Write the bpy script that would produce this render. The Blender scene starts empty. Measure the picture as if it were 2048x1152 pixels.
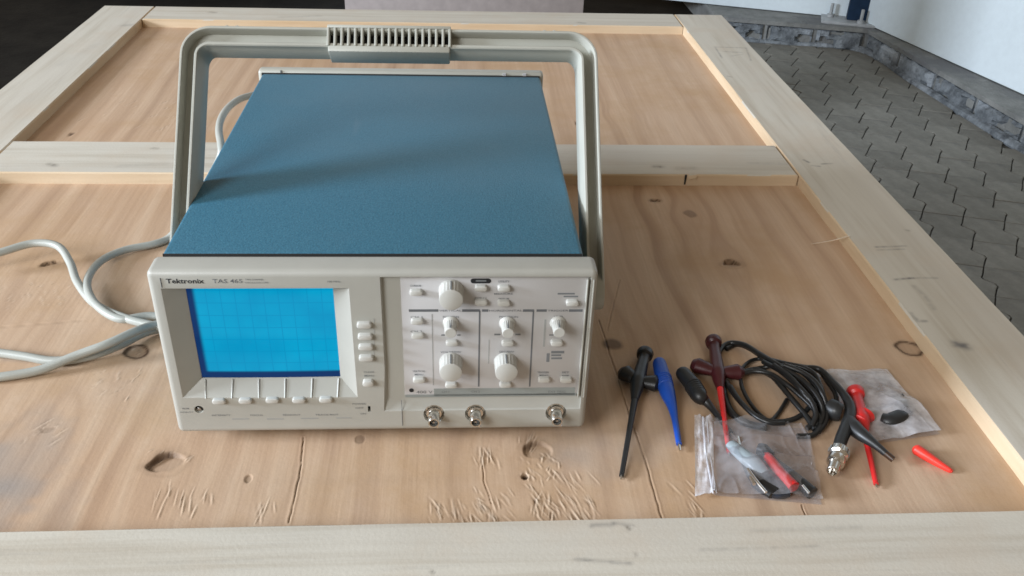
import bpy, bmesh, math, random
import numpy as np
from mathutils import Vector, Matrix

random.seed(7)
RNG = np.random.default_rng(11)
S = bpy.context.scene
COL = S.collection
rad = math.radians

# ------------------------------------------------------------------ camera
CAM = np.array([0.0479, -0.6241, 0.5265])
YAW, PITCH, ROLL, FOC = 0.0757, 0.5492, 0.0352, 1823.36      # FOC in pixels of a 2048 wide frame

def cam_axes():
    cy, sy, cp, sp = math.cos(YAW), math.sin(YAW), math.cos(PITCH), math.sin(PITCH)
    f = np.array([sy*cp, cy*cp, -sp]); r = np.array([cy, -sy, 0.0]); u = np.cross(r, f)
    return math.cos(ROLL)*r + math.sin(ROLL)*u, -math.sin(ROLL)*r + math.cos(ROLL)*u, f
RX, UX, FX = cam_axes()
cam_d = bpy.data.cameras.new('camera')
cam_d.sensor_width = 36.0
cam_d.lens = FOC/2048*36.0
cam_d.clip_start, cam_d.clip_end = 0.02, 60
cam = bpy.data.objects.new('camera', cam_d)
COL.objects.link(cam)
cam.matrix_world = Matrix(((RX[0], UX[0], -FX[0], CAM[0]), (RX[1], UX[1], -FX[1], CAM[1]),
                           (RX[2], UX[2], -FX[2], CAM[2]), (0, 0, 0, 1)))
S.camera = cam
S.render.resolution_x, S.render.resolution_y = 1024, 576

# ------------------------------------------------------------------ world, lamps, exposure
W = bpy.data.worlds.new('World'); S.world = W; W.use_nodes = True
bg = W.node_tree.nodes['Background']
bg.inputs['Color'].default_value = (1.0, 0.81, 0.60, 1)
bg.inputs['Strength'].default_value = 0.275

def area(name, loc, target, sx, sy, power, color, spread=180):
    l = bpy.data.lights.new(name, 'AREA'); l.shape = 'RECTANGLE'
    l.size, l.size_y, l.energy, l.color = sx, sy, power, color
    l.spread = rad(spread)
    o = bpy.data.objects.new(name, l); COL.objects.link(o)
    o.location = loc
    o.rotation_euler = (Vector(target)-Vector(loc)).to_track_quat('-Z', 'Y').to_euler()
    return o
area('window_light', (-5.0, -0.55, 1.50), (0, 1.0, 0.05), 1.3, 0.9, 425, (0.87, 0.97, 1.11), 180)
area('doorway_light', (-2.0, -2.0, 1.75), (0.1, 0.2, 0.1), 1.3, 1.3, 35, (0.96, 0.98, 1.0), 120)

vs = S.view_settings
vs.view_transform = 'Standard'; vs.look = 'None'; vs.exposure = 0.0; vs.gamma = 1.0
S.cycles.filter_width = 1.6
S.cycles.max_bounces = 6; S.cycles.transparent_max_bounces = 12
S.cycles.use_denoising = True

# ------------------------------------------------------------------ pixel -> place helpers (pixels of the photo)
def ray(px, py):
    return FX + RX*(px-1024)/FOC - UX*(py-576)/FOC
def at(px, py, z=0.0):
    d = ray(px, py); k = (z-CAM[2])/d[2]
    return CAM + k*d
def aty(px, py, y):
    d = ray(px, py); k = (y-CAM[1])/d[1]
    return CAM + k*d
SX, SY, SYAW = -0.0115, -0.0189, -0.0043
def face(px, py, v=0.0):
    c, s = math.cos(SYAW), math.sin(SYAW)
    n = np.array([-s, c, 0]); o = np.array([SX, SY, 0]); d = ray(px, py)
    k = (v-(CAM-o)@n)/(d@n); X = CAM+k*d-o
    return c*X[0]+s*X[1], X[2]
def to_px(P):
    d = np.asarray(P)-CAM; z = d@FX
    return 1024+FOC*(d@RX)/z, 576-FOC*(d@UX)/z

# ------------------------------------------------------------------ materials
def srgb(r, g, b):
    f = lambda c: (c/255/12.92) if c/255 <= 0.04045 else ((c/255+0.055)/1.055)**2.4
    return (f(r), f(g), f(b), 1)
class NT:
    def __init__(s, name):
        s.m = bpy.data.materials.new(name); s.m.use_nodes = True
        s.t = s.m.node_tree; s.N = s.t.nodes; s.L = s.t.links
        s.b = s.N['Principled BSDF']; s.out = s.N['Material Output']
    def n(s, typ, **kw):
        o = s.N.new(typ)
        for k, v in kw.items():
            if k.startswith('i_'): o.inputs[k[2:].replace('_', ' ')].default_value = v
            else: setattr(o, k, v)
        return o
    def l(s, a, b): s.L.new(a, b)
    def coord(s, kind='Object', scale=(1, 1, 1)):
        tc = s.n('ShaderNodeTexCoord'); mp = s.n('ShaderNodeMapping'); mp.inputs['Scale'].default_value = scale
        s.l(tc.outputs[kind], mp.inputs['Vector']); return mp.outputs['Vector']
    def noise(s, vec, scale, detail=4, rough=0.55):
        o = s.n('ShaderNodeTexNoise'); o.inputs['Scale'].default_value = scale
        o.inputs['Detail'].default_value = detail; o.inputs['Roughness'].default_value = rough
        s.l(vec, o.inputs['Vector']); return o.outputs['Fac']
    def ramp(s, fac, stops):
        r = s.n('ShaderNodeValToRGB'); e = r.color_ramp.elements
        while len(e) < len(stops): e.new(0.5)
        for k, (p, c) in enumerate(stops): e[k].position = p; e[k].color = c if len(c) == 4 else (*c, 1)
        s.l(fac, r.inputs['Fac']); return r.outputs['Color']
    def mix(s, fac, a, b, mode='MIX'):
        m = s.n('ShaderNodeMix', data_type='RGBA', blend_type=mode)
        for k, v in ((0, fac), (6, a), (7, b)):
            if hasattr(v, 'is_linked'): s.l(v, m.inputs[k])
            else: m.inputs[k].default_value = v if k else v
        return m.outputs[2]
    def math(s, op, a, b=None, clamp=False):
        m = s.n('ShaderNodeMath', operation=op); m.use_clamp = clamp
        for k, v in ((0, a), (1, b)):
            if v is None: continue
            if hasattr(v, 'is_linked'): s.l(v, m.inputs[k])
            else: m.inputs[k].default_value = v
        return m.outputs[0]
    def attr(s, name):
        a = s.n('ShaderNodeAttribute'); a.attribute_name = name; return a
    def bump(s, h, strength, dist):
        b = s.n('ShaderNodeBump'); b.inputs['Strength'].default_value = strength; b.inputs['Distance'].default_value = dist
        s.l(h, b.inputs['Height']); s.l(b.outputs['Normal'], s.b.inputs['Normal'])
    def set(s, color=None, rough=None, metal=None, spec=None):
        for v, k in ((color, 'Base Color'), (rough, 'Roughness'), (metal, 'Metallic'), (spec, 'Specular IOR Level')):
            if v is None: continue
            if hasattr(v, 'is_linked'): s.l(v, s.b.inputs[k])
            else: s.b.inputs[k].default_value = v
        return s

def plastic(name, col, rough=0.45, var=0.06, bump=0.0, bscale=900, spec=0.5, dirt=0.0):
    t = NT(name); v = t.coord()
    f = t.noise(v, 35, 5)
    c1 = tuple(x*(1-var) for x in col[:3])+(1,); c2 = tuple(min(1, x*(1+var)) for x in col[:3])+(1,)
    c = t.ramp(f, [(0.3, c1), (0.7, c2)])
    if dirt:
        g = t.noise(v, 14, 6, 0.65)
        g = t.ramp(g, [(0.58, (0, 0, 0)), (0.78, (dirt, dirt, dirt))])
        c = t.mix(g, c, tuple(x*0.62 for x in col[:3])+(1,))
    t.set(c, None, None, spec)
    r = t.noise(v, 60, 3); r = t.math('MULTIPLY_ADD', r, 0.18); r.node.inputs[2].default_value = rough-0.09
    t.set(rough=r)
    if bump: t.bump(t.noise(v, bscale, 2), bump, 0.0004)
    return t.m

def plywood_mat():
    t = NT('plywood'); v = t.coord()
    g = t.attr('grain').outputs['Fac']; dark = t.attr('dark').outputs['Fac']; grey = t.attr('grey').outputs['Fac']
    big = t.noise(v, 3.2, 4)
    base = t.ramp(g, [(0.0, (0.38, 0.232, 0.140)), (0.42, (0.525, 0.357, 0.232)), (1.0, (0.645, 0.478, 0.333))])
    base = t.mix(t.ramp(big, [(0.35, (0, 0, 0)), (0.7, (0.55, 0.55, 0.55))]), base, (0.615, 0.475, 0.35, 1))
    st = t.coord(scale=(260, 9, 1)); fine = t.noise(st, 1.0, 3)
    base = t.mix(t.ramp(fine, [(0.35, (0.28, 0.28, 0.28)), (0.62, (0, 0, 0))]), base, (0.42, 0.28, 0.19, 1))
    base = t.mix(t.ramp(t.noise(v, 5.5, 5, 0.65), [(0.48, (0, 0, 0)), (0.66, (0.7, 0.7, 0.7))]), base, (0.48, 0.315, 0.18, 1))
    base = t.mix(grey, base, (0.33, 0.29, 0.26, 1)); base = t.mix(t.attr('pale').outputs['Fac'], base, (0.72, 0.58, 0.44, 1))
    base = t.mix(dark, base, (0.075, 0.042, 0.024, 1))
    t.set(base, 0.68, spec=0.3)
    t.bump(t.math('ADD', fine, t.noise(v, 240, 3)), 0.35, 0.0005)
    return t.m

def board_mat(name, axis):
    t = NT(name); v = t.coord()
    sc = (3, 75, 40) if axis == 'x' else (75, 3, 40)
    gv = t.coord(scale=sc); fine = t.noise(gv, 1.0, 5, 0.6)
    sc2 = (1.2, 14, 9) if axis == 'x' else (14, 1.2, 9)
    wide = t.noise(t.coord(scale=sc2), 1.0, 4)
    blotch = t.noise(v, 9, 5, 0.6)
    top = t.ramp(fine, [(0.25, (0.475, 0.43, 0.35)), (0.5, (0.59, 0.56, 0.485)), (0.9, (0.655, 0.625, 0.55))])
    top = t.mix(t.ramp(wide, [(0.42, (0, 0, 0)), (0.75, (0.75, 0.75, 0.75))]), top, (0.51, 0.475, 0.415, 1))
    top = t.mix(t.ramp(blotch, [(0.5, (0, 0, 0)), (0.72, (0.6, 0.6, 0.6))]), top, (0.55, 0.475, 0.38, 1))
    dirt = t.noise(t.coord(scale=(2, 30, 5) if axis == 'x' else (30, 2, 5)), 1.3, 6, 0.7)
    top = t.mix(t.ramp(dirt, [(0.60, (0, 0, 0)), (0.80, (0.45, 0.45, 0.45))]), top, (0.27, 0.26, 0.25, 1))
    side = t.ramp(fine, [(0.3, (0.54, 0.40, 0.25)), (0.7, (0.68, 0.55, 0.39))])
    geo = t.n('ShaderNodeNewGeometry'); sep = t.n('ShaderNodeSeparateXYZ'); t.l(geo.outputs['True Normal'], sep.inputs[0])
    up = t.math('GREATER_THAN', sep.outputs['Z'], 0.75)
    c = t.mix(up, side, top)
    c = t.mix(t.attr('grey').outputs['Fac'], c, (0.17, 0.165, 0.16, 1))
    c = t.mix(t.attr('dark').outputs['Fac'], c, (0.06, 0.045, 0.035, 1))
    t.set(c, 0.72, spec=0.25)
    t.bump(t.math('ADD', fine, t.noise(v, 300, 3)), 0.4, 0.0004)
    return t.m

def metal_mat(name, col, rough):
    t = NT(name); t.set(col, rough, 1.0); return t.m

def concrete_mat(name, a, b, scale=18, rough=0.85, bump=0.5, dist=0.004, c=None):
    t = NT(name); v = t.coord()
    f = t.noise(v, scale, 7, 0.62)
    col = t.ramp(f, [(0.3, a), (0.7, b)])
    if c:
        col = t.mix(t.ramp(t.noise(v, scale*0.35, 5, 0.6), [(0.5, (0, 0, 0)), (0.62, (1, 1, 1))]), col, (*c, 1))
    oi = t.n('ShaderNodeObjectInfo')
    k = t.math('MULTIPLY_ADD', oi.outputs['Random'], 0.22); k.node.inputs[2].default_value = 0.89
    vm = t.n('ShaderNodeVectorMath', operation='SCALE'); t.l(col, vm.inputs[0]); t.l(k, vm.inputs['Scale'])
    t.set(vm.outputs[0], rough, spec=0.2)
    t.bump(t.noise(v, scale*6, 5), bump, dist)
    return t.m

M = {}
M['ply'] = plywood_mat()
M['board_x'] = board_mat('pale_board_across', 'x')
M['board_y'] = board_mat('pale_board_along', 'y')
M['shell'] = plastic('instrument_shell', (0.40, 0.40, 0.362), 0.42, 0.03, 0.10, 1500, dirt=0.12)
M['module'] = plastic('instrument_module', (0.42, 0.425, 0.39), 0.42, 0.03, 0.08, 1500, dirt=0.10)
M['overlay'] = plastic('control_overlay', (0.475, 0.468, 0.462), 0.38, 0.02, dirt=0.08)
M['knob'] = plastic('knob_plastic', (0.50, 0.50, 0.465), 0.38, 0.02)
M['button'] = plastic('button_plastic', (0.52, 0.52, 0.485), 0.42, 0.02)
M['handle'] = plastic('handle_plastic', (0.415, 0.42, 0.372), 0.38, 0.04, 0.10, 1200, dirt=0.2)
M['ink'] = plastic('dark_print', (0.012, 0.013, 0.016), 0.6)
M['grey_ink'] = plastic('grey_print', (0.16, 0.17, 0.175), 0.6)
M['mid_ink'] = plastic('band_print', (0.13, 0.14, 0.15), 0.5)
M['strip_ink'] = plastic('strip_print', (0.26, 0.285, 0.275), 0.5)
M['pale_ink'] = plastic('faint_print', (0.31, 0.32, 0.31), 0.6)
M['hole'] = plastic('dark_recess', (0.02, 0.02, 0.02), 0.7)
M['nickel'] = metal_mat('nickel', (0.72, 0.70, 0.66, 1), 0.22)
M['dull_nickel'] = metal_mat('dull_nickel', (0.46, 0.45, 0.43, 1), 0.36)
M['black'] = plastic('black_rubber', (0.016, 0.017, 0.018), 0.42)
M['cable_black'] = plastic('black_cable', (0.014, 0.0145, 0.015), 0.36)
M['red'] = plastic('red_plastic', (0.62, 0.022, 0.022), 0.38, 0.1)
M['dark_red'] = plastic('dark_red_plastic', (0.058, 0.009, 0.012), 0.4, 0.1)
M['orange_red'] = plastic('orange_red_plastic', (0.78, 0.045, 0.03), 0.4, 0.08)
M['blue_pin'] = plastic('blue_plastic', (0.012, 0.075, 0.42), 0.42, 0.08)
M['grey_clip'] = plastic('grey_clip_plastic', (0.30, 0.36, 0.39), 0.3)
M['slate'] = plastic('slate_plastic', (0.035, 0.045, 0.065), 0.35)
M['cord'] = plastic('grey_cord', (0.40, 0.415, 0.38), 0.38, 0.03)
M['wall_white'] = plastic('white_wall_panel', (0.78, 0.87, 0.91), 0.5, 0.03, dirt=0.10)
M['steel_dark'] = plastic('dark_blue_steel', (0.014, 0.030, 0.060), 0.6, 0.15, spec=0.1)
M['steel_grey'] = plastic('galvanised', (0.34, 0.36, 0.37), 0.5, 0.15)
M['paver'] = concrete_mat('paver', (0.155, 0.15, 0.132), (0.25, 0.243, 0.215), 14, 0.9, 0.6, 0.003, (0.15, 0.15, 0.14))
M['sand'] = concrete_mat('joint_sand', (0.020, 0.018, 0.016), (0.11, 0.105, 0.092), 24, 0.95, 0.4, 0.001)
M['floor'] = concrete_mat('dark_floor', (0.006, 0.005, 0.004), (0.016, 0.014, 0.011), 9, 0.9, 0.5, 0.004)
M['kerb'] = concrete_mat('kerb_concrete', (0.17, 0.175, 0.168), (0.30, 0.305, 0.295), 11, 0.9, 0.9, 0.006, (0.17, 0.175, 0.18))
M['kerb_block'] = concrete_mat('rough_block', (0.055, 0.062, 0.070), (0.27, 0.30, 0.325), 15, 0.9, 1.0, 0.01, (0.36, 0.40, 0.44))
M['dark_cloth'] = plastic('black_bag', (0.008, 0.009, 0.010), 0.7, 0.3)
M['back_board'] = plastic('mauve_board', (0.36, 0.315, 0.30), 0.65, 0.1, dirt=0.3)

def vinyl():
    t = NT('blue_vinyl'); v = t.coord()
    f = t.noise(v, 420, 3, 0.6); g = t.noise(v, 7, 5)
    c = t.ramp(f, [(0.3, (0.027, 0.119, 0.188)), (0.7, (0.048, 0.170, 0.248))])
    c = t.mix(t.ramp(g, [(0.45, (0, 0, 0)), (0.75, (0.5, 0.5, 0.5))]), c, (0.066, 0.155, 0.215, 1))
    sc = t.noise(t.coord(scale=(60, 6, 1)), 1.0, 2, 0.4); c = t.mix(t.ramp(sc, [(0.70, (0, 0, 0)), (0.74, (0.22, 0.22, 0.22))]), c, (0.12, 0.20, 0.26, 1))
    t.set(c, 0.46, spec=0.5)
    t.bump(t.noise(v, 620, 2), 0.55, 0.0007)
    return t.m
M['vinyl'] = vinyl()

def screen_mat(u0, u1, z0, z1, gu0, gu1, gz0, gz1):
    t = NT('crt_glass'); tc = t.n('ShaderNodeTexCoord'); sp = t.n('ShaderNodeSeparateXYZ'); t.l(tc.outputs['Object'], sp.inputs[0])
    U, Z = sp.outputs['X'], sp.outputs['Z']
    def step(x, a, w):                                   # 0 -> 1 around a
        m = t.n('ShaderNodeMapRange', interpolation_type='SMOOTHSTEP'); t.l(x, m.inputs['Value'])
        m.inputs['From Min'].default_value = a-w; m.inputs['From Max'].default_value = a+w; return m.outputs[0]
    mk = t.math('MULTIPLY', step(U, u0, 0.0022), step(Z, z0, 0.0014))
    def lines(x, a, b, n):
        k = t.math('MULTIPLY', t.math('SUBTRACT', x, a), n/(b-a))
        fr = t.math('ABSOLUTE', t.math('SUBTRACT', t.math('FRACT', t.math('ADD', k, 0.5)), 0.5))
        return t.math('LESS_THAN', fr, 0.032)
    gl = t.math('MAXIMUM', lines(U, gu0, gu1, 10), lines(Z, gz0, gz1, 8))
    big = t.noise(t.coord(), 22, 2)
    cy = t.ramp(big, [(0.3, (0.001, 0.315, 0.57)), (0.75, (0.002, 0.425, 0.69))])
    cy = t.mix(gl, cy, (0.001, 0.300, 0.555, 1))
    c = t.mix(mk, (0.004, 0.028, 0.115, 1), cy)
    t.set((0.001, 0.012, 0.04, 1), 0.08, spec=0.12)
    t.l(c, t.b.inputs['Emission Color']); t.b.inputs['Emission Strength'].default_value = 0.92
    return t.m

def bag_mat(name, white, rough, bump=0.4):
    t = NT(name); v = t.coord()
    t.set((0.80, 0.81, 0.86, 1), rough, spec=0.8)
    t.bump(t.noise(v, 130, 3, 0.5), bump, 0.002)
    tr = t.n('ShaderNodeBsdfTransparent'); tr.inputs['Color'].default_value = (0.93, 0.93, 0.95, 1)
    mx = t.n('ShaderNodeMixShader')
    f = t.ramp(t.noise(v, 60, 4, 0.6), [(0.35, (white*0.55,)*3), (0.75, (min(1, white*1.5),)*3)])
    fr = t.n('ShaderNodeLayerWeight'); fr.inputs['Blend'].default_value = 0.275
    f2 = t.math('ADD', f, t.math('MULTIPLY', fr.outputs['Fresnel'], 0.35), True)
    t.l(f2, mx.inputs[0]); t.l(tr.outputs[0], mx.inputs[1]); t.l(t.b.outputs[0], mx.inputs[2]); t.l(mx.outputs[0], t.out.inputs['Surface'])
    return t.m
M['bag'] = bag_mat('clear_bag_film', 0.15, 0.09)
M['bag_haze'] = bag_mat('hazy_bag_film', 0.48, 0.25)
M['zip'] = bag_mat('zip_strip_film', 0.66, 0.3)

# ------------------------------------------------------------------ mesh helpers
class MB:
    def __init__(s): s.v = []; s.f = []
    def add(s, vs, fs):
        o = len(s.v); s.v += [tuple(float(c) for c in p) for p in vs]; s.f += [tuple(i+o for i in f) for f in fs]; return s
    def box(s, x0, x1, y0, y1, z0, z1):
        return s.add([(x0, y0, z0), (x1, y0, z0), (x1, y1, z0), (x0, y1, z0), (x0, y0, z1), (x1, y0, z1), (x1, y1, z1), (x0, y1, z1)],
                     [(0, 3, 2, 1), (4, 5, 6, 7), (0, 1, 5, 4), (1, 2, 6, 5), (2, 3, 7, 6), (3, 0, 4, 7)])
    def loft(s, rings, cap=True):
        n = len(rings[0]); vs = [p for r in rings for p in r]; fs = []
        for a in range(len(rings)-1):
            for i in range(n):
                j = (i+1) % n; fs.append((a*n+i, a*n+j, (a+1)*n+j, (a+1)*n+i))
        if cap: fs.append(tuple(range(n))[::-1]); fs.append(tuple(range((len(rings)-1)*n, len(rings)*n)))
        return s.add(vs, fs)
    def tube(s, pts, radii, seg=12, smooth=True, sub=6, flat=1.0):
        P = [np.array(p, float) for p in pts]
        R = list(radii) if hasattr(radii, '__len__') else [radii]*len(P)
        if smooth and len(P) > 2: P, R = catmull(P, R, sub)
        rings = []; prev = None
        for i, p in enumerate(P):
            t = P[min(i+1, len(P)-1)]-P[max(i-1, 0)]; t = t/(np.linalg.norm(t)+1e-12)
            ref = prev if prev is not None else (np.array([0, 0, 1.0]) if abs(t[2]) < 0.9 else np.array([0, 1.0, 0]))
            a = ref-t*(ref@t); a /= np.linalg.norm(a)+1e-12; b = np.cross(t, a); prev = a
            rings.append([p+R[i]*(math.cos(q)*a*flat+math.sin(q)*b) for q in np.linspace(0, 2*math.pi, seg, endpoint=False)])
        return s.loft(rings)
    def lathe(s, c, ax, prof, seg=24):
        ax = np.array(ax, float); ax /= np.linalg.norm(ax); c = np.array(c, float)
        ref = np.array([0, 0, 1.0]) if abs(ax[2]) < 0.9 else np.array([1.0, 0, 0])
        a = np.cross(ref, ax); a /= np.linalg.norm(a); b = np.cross(ax, a)
        return s.loft([[c+ax*h+r*(math.cos(q)*a+math.sin(q)*b) for q in np.linspace(0, 2*math.pi, seg, endpoint=False)] for r, h in prof])
    def build(s, name, mat, parent=None, angle=35, bevel=0, loc=None, seg=2):
        me = bpy.data.meshes.new(name); me.from_pydata(s.v, [], s.f); me.update()
        bm = bmesh.new(); bm.from_mesh(me)
        bmesh.ops.recalc_face_normals(bm, faces=bm.faces)
        if bevel:
            es = [e for e in bm.edges if len(e.link_faces) == 2 and e.calc_face_angle(0) > rad(30)]
            bmesh.ops.bevel(bm, geom=es, offset=bevel, segments=seg, profile=0.5, affect='EDGES', clamp_overlap=True)
        bm.to_mesh(me); bm.free()
        return link(name, me, mat, parent, angle, loc)
def link(name, me, mat, parent=None, angle=35, loc=None):
    me.materials.append(mat) if not me.materials else None
    me.polygons.foreach_set('use_smooth', [True]*len(me.polygons))
    me.set_sharp_from_angle(angle=rad(angle))
    o = bpy.data.objects.new(name, me); COL.objects.link(o)
    if parent: o.parent = parent
    if loc is not None: o.location = loc
    return o
def catmull(P, R, sub):
    Q = [2*P[0]-P[1]]+P+[2*P[-1]-P[-2]]; out = []; ro = []
    for i in range(1, len(Q)-2):
        for k in range(sub):
            t = k/sub; a, b, c, d = Q[i-1:i+3]
            out.append(0.5*((2*b)+(c-a)*t+(2*a-5*b+4*c-d)*t*t+(3*b-a-3*c+d)*t**3)); ro.append(R[i-1]*(1-t)+R[i]*t)
    return out+[P[-1]], ro+[R[-1]]
def thing(name, label, cat, loc=(0, 0, 0), rz=0.0, group=None):
    o = bpy.data.objects.new(name, None); o.empty_display_size = 0.02; COL.objects.link(o)
    o.location = loc; o.rotation_euler = (0, 0, rz); return tag(o, label, cat, group)
def tag(o, label, cat, group=None):
    o['label'] = label; o['category'] = cat
    if group: o['group'] = group
    return o
def structure(o): o['kind'] = 'structure'; return o
def boolean(o, cutter, op='DIFFERENCE'):
    cutter.parent = o.parent; m = o.modifiers.new('b', 'BOOLEAN'); m.object = cutter; m.operation = op; m.solver = 'EXACT'
    dg = bpy.context.evaluated_depsgraph_get(); dg.update()
    me = bpy.data.meshes.new_from_object(o.evaluated_get(dg)); o.modifiers.clear()
    old = o.data; o.data = me; bpy.data.meshes.remove(old)
    cm = cutter.data; bpy.data.objects.remove(cutter); bpy.data.meshes.remove(cm)
    me.polygons.foreach_set('use_smooth', [True]*len(me.polygons)); me.set_sharp_from_angle(angle=rad(32))
def vnoise(x, y, seed):
    r = np.random.default_rng(seed).random((64, 64))
    xi, yi = np.floor(x).astype(int), np.floor(y).astype(int); fx, fy = x-xi, y-yi
    fx, fy = fx*fx*(3-2*fx), fy*fy*(3-2*fy)
    g = lambda a, b: r[a % 64, b % 64]
    return (g(xi, yi)*(1-fx)+g(xi+1, yi)*fx)*(1-fy)+(g(xi, yi+1)*(1-fx)+g(xi+1, yi+1)*fx)*fy
def grid_mesh(name, X, Y, Z, attrs):
    ny, nx = X.shape
    me = bpy.data.meshes.new(name)
    co = np.stack([X, Y, Z], -1).reshape(-1, 3).astype(np.float32)
    i = np.arange((ny-1)*(nx-1)); r, c = i//(nx-1), i % (nx-1); a = r*nx+c
    q = np.stack([a, a+1, a+1+nx, a+nx], -1).astype(np.int32)
    me.vertices.add(len(co)); me.vertices.foreach_set('co', co.ravel())
    me.loops.add(q.size); me.loops.foreach_set('vertex_index', q.ravel())
    me.polygons.add(len(q)); me.polygons.foreach_set('loop_start', np.arange(0, q.size, 4, dtype=np.int32))
    me.update(calc_edges=True); me.validate()
    for k, A in attrs.items():
        at_ = me.attributes.new(k, 'FLOAT', 'POINT'); at_.data.foreach_set('value', np.clip(A, 0, 1).astype(np.float32).ravel())
    return me
def seg_dist(X, Y, pts):
    D = np.full(X.shape, 9.0)
    for a, b in zip(pts, pts[1:]):
        a, b = np.array(a[:2]), np.array(b[:2]); d = b-a; L = d@d
        t = np.clip(((X-a[0])*d[0]+(Y-a[1])*d[1])/L, 0, 1)
        D = np.minimum(D, np.hypot(X-a[0]-t*d[0], Y-a[1]-t*d[1]))
    return D

# ------------------------------------------------------------------ the setting: floor, kerb, walls
FZ = -0.70
fl = MB().box(-5, 4.5, -3.5, 7, FZ-0.06, FZ-0.008).build('floor', M['floor']); structure(fl)

def paver_mesh():
    L, Wd, g = 0.160, 0.118, 0.0035
    edge = [(0.0, 0.0, .0018), (0.044, 0.012, .0022), (0.060, 0.018, .0022), (0.071, 0.014, .0024), (0.080, 0.001, .0026), (0.089, -0.012, .0024), (0.100, -0.016, .0022), (0.116, -0.010, .0022), (L, 0.0, .0018)]
    lo = [(-Wd/2+o+q, t+(.0012 if k == 0 else -.0012 if k == len(edge)-1 else 0)) for k, (t, o, q) in enumerate(edge)]
    hi = [(Wd/2+o-q, t+(.0012 if k == 0 else -.0012 if k == len(edge)-1 else 0)) for k, (t, o, q) in enumerate(edge)]
    out = lo+hi[::-1]; b = 0.004
    cx = sum(p[0] for p in out)/len(out); cy = sum(p[1] for p in out)/len(out)
    ins = [(cx+(x-cx)*(1-b*.4/0.06), cy+(y-cy)*(1-b*.35/0.08)) for x, y in out]
    m = MB(); m.loft([[(x, y, -0.02) for x, y in out], [(x, y, -0.0012) for x, y in out], [(x, y, 0) for x, y in ins]])
    me = bpy.data.meshes.new('paver'); me.from_pydata(m.v, [], m.f)
    bm = bmesh.new(); bm.from_mesh(me); bmesh.ops.recalc_face_normals(bm, faces=bm.faces); bm.to_mesh(me); bm.free()
    me.materials.append(M['paver']); return me
pm = paver_mesh()
o0 = at(1918, 411, FZ); dirn = np.array([0.292, 0.956]); perp = np.array([0.956, -0.292])
ang = math.atan2(dirn[1], dirn[0])-math.pi/2
WALL_R = [(1.457, 3.61), (1.957, 3.475), (2.075, 2.337), (2.35, -0.3)]     # foot of the kerb
def inside(p):
    x, y = p
    if y > 3.475+(1.957-x)*0.27: return False
    xe = np.interp(y, [-0.3, 2.337, 3.475], [2.35, 2.075, 1.957]); return x < xe+0.02
n_p = 0
for i in range(-14, 9):
    for j in range(-16, 14):
        c = o0[:2]+perp*(0.118*i+0.059)+dirn*(0.160*j-0.08)
        ctr = c+dirn*0.08
        if not inside(ctr): continue
        u, v = to_px((ctr[0], ctr[1], FZ))
        if not (-60 < u < 2110 and -70 < v < 1220): continue
        edge_x = 1440+(v-30)*0.95                            # outer edge of the wooden panel hides what lies left of it
        if u < edge_x-90: continue
        p = bpy.data.objects.new('paver', pm); COL.objects.link(p); p.parent = fl
        p.location = (c[0], c[1], FZ+random.uniform(-0.0016, 0.0016)); p.rotation_euler = (random.uniform(-.006, .006), random.uniform(-.006, .006), ang)
        n_p += 1
bed = MB().box(0.3, 2.3, -1.2, 3.9, FZ-0.0085, FZ-0.0062).build('sand_bed', M['sand'], fl)

# concrete kerb under the white walls: cap slab with a row of rough blocks along its foot
kerb_top = FZ+0.10
K_out = [(1.30, 3.652), (1.957, 3.475), (2.075, 2.337), (2.20, 1.13)]
K_in = [(1.02, 3.965), (1.930, 3.640), (2.224, 2.607), (2.53, 1.13)]
def off(P, d):
    P = [np.array(p) for p in P]; out = []
    for i, p in enumerate(P):
        n = np.zeros(2)
        for a, b in ((i-1, i), (i, i+1)):
            if a < 0 or b >= len(P): continue
            e = P[b]-P[a]; e /= np.linalg.norm(e); n += np.array([e[1], -e[0]])
        n /= np.linalg.norm(n); out.append(p-n*d)
    return out
kerb = thing('concrete_kerb', 'grey concrete kerb with rough block face below the white walls', 'kerb')
m = MB()
far = [(1.30, 4.6), (2.5, 4.6), (3.2, 2.6), (3.2, 1.13)]
for k in range(3):
    a0, a1 = K_out[k], K_out[k+1]; b0, b1 = far[k], far[k+1]
    q0, q1 = off(K_out, -0.016)[k], off(K_out, -0.016)[k+1]
    def ringz(z, A0, A1): return [(*A0, z), (*A1, z), (*b1, z), (*b0, z)]
    i0, i1 = off(K_out, 0.018)[k], off(K_out, 0.018)[k+1]
    m.loft([ringz(FZ-0.02, i0, i1), ringz(kerb_top-0.022, i0, i1), ringz(kerb_top-0.018, a0, a1), ringz(kerb_top, a0, a1)])
m.build('cap_slab', M['kerb'], kerb)
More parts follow.
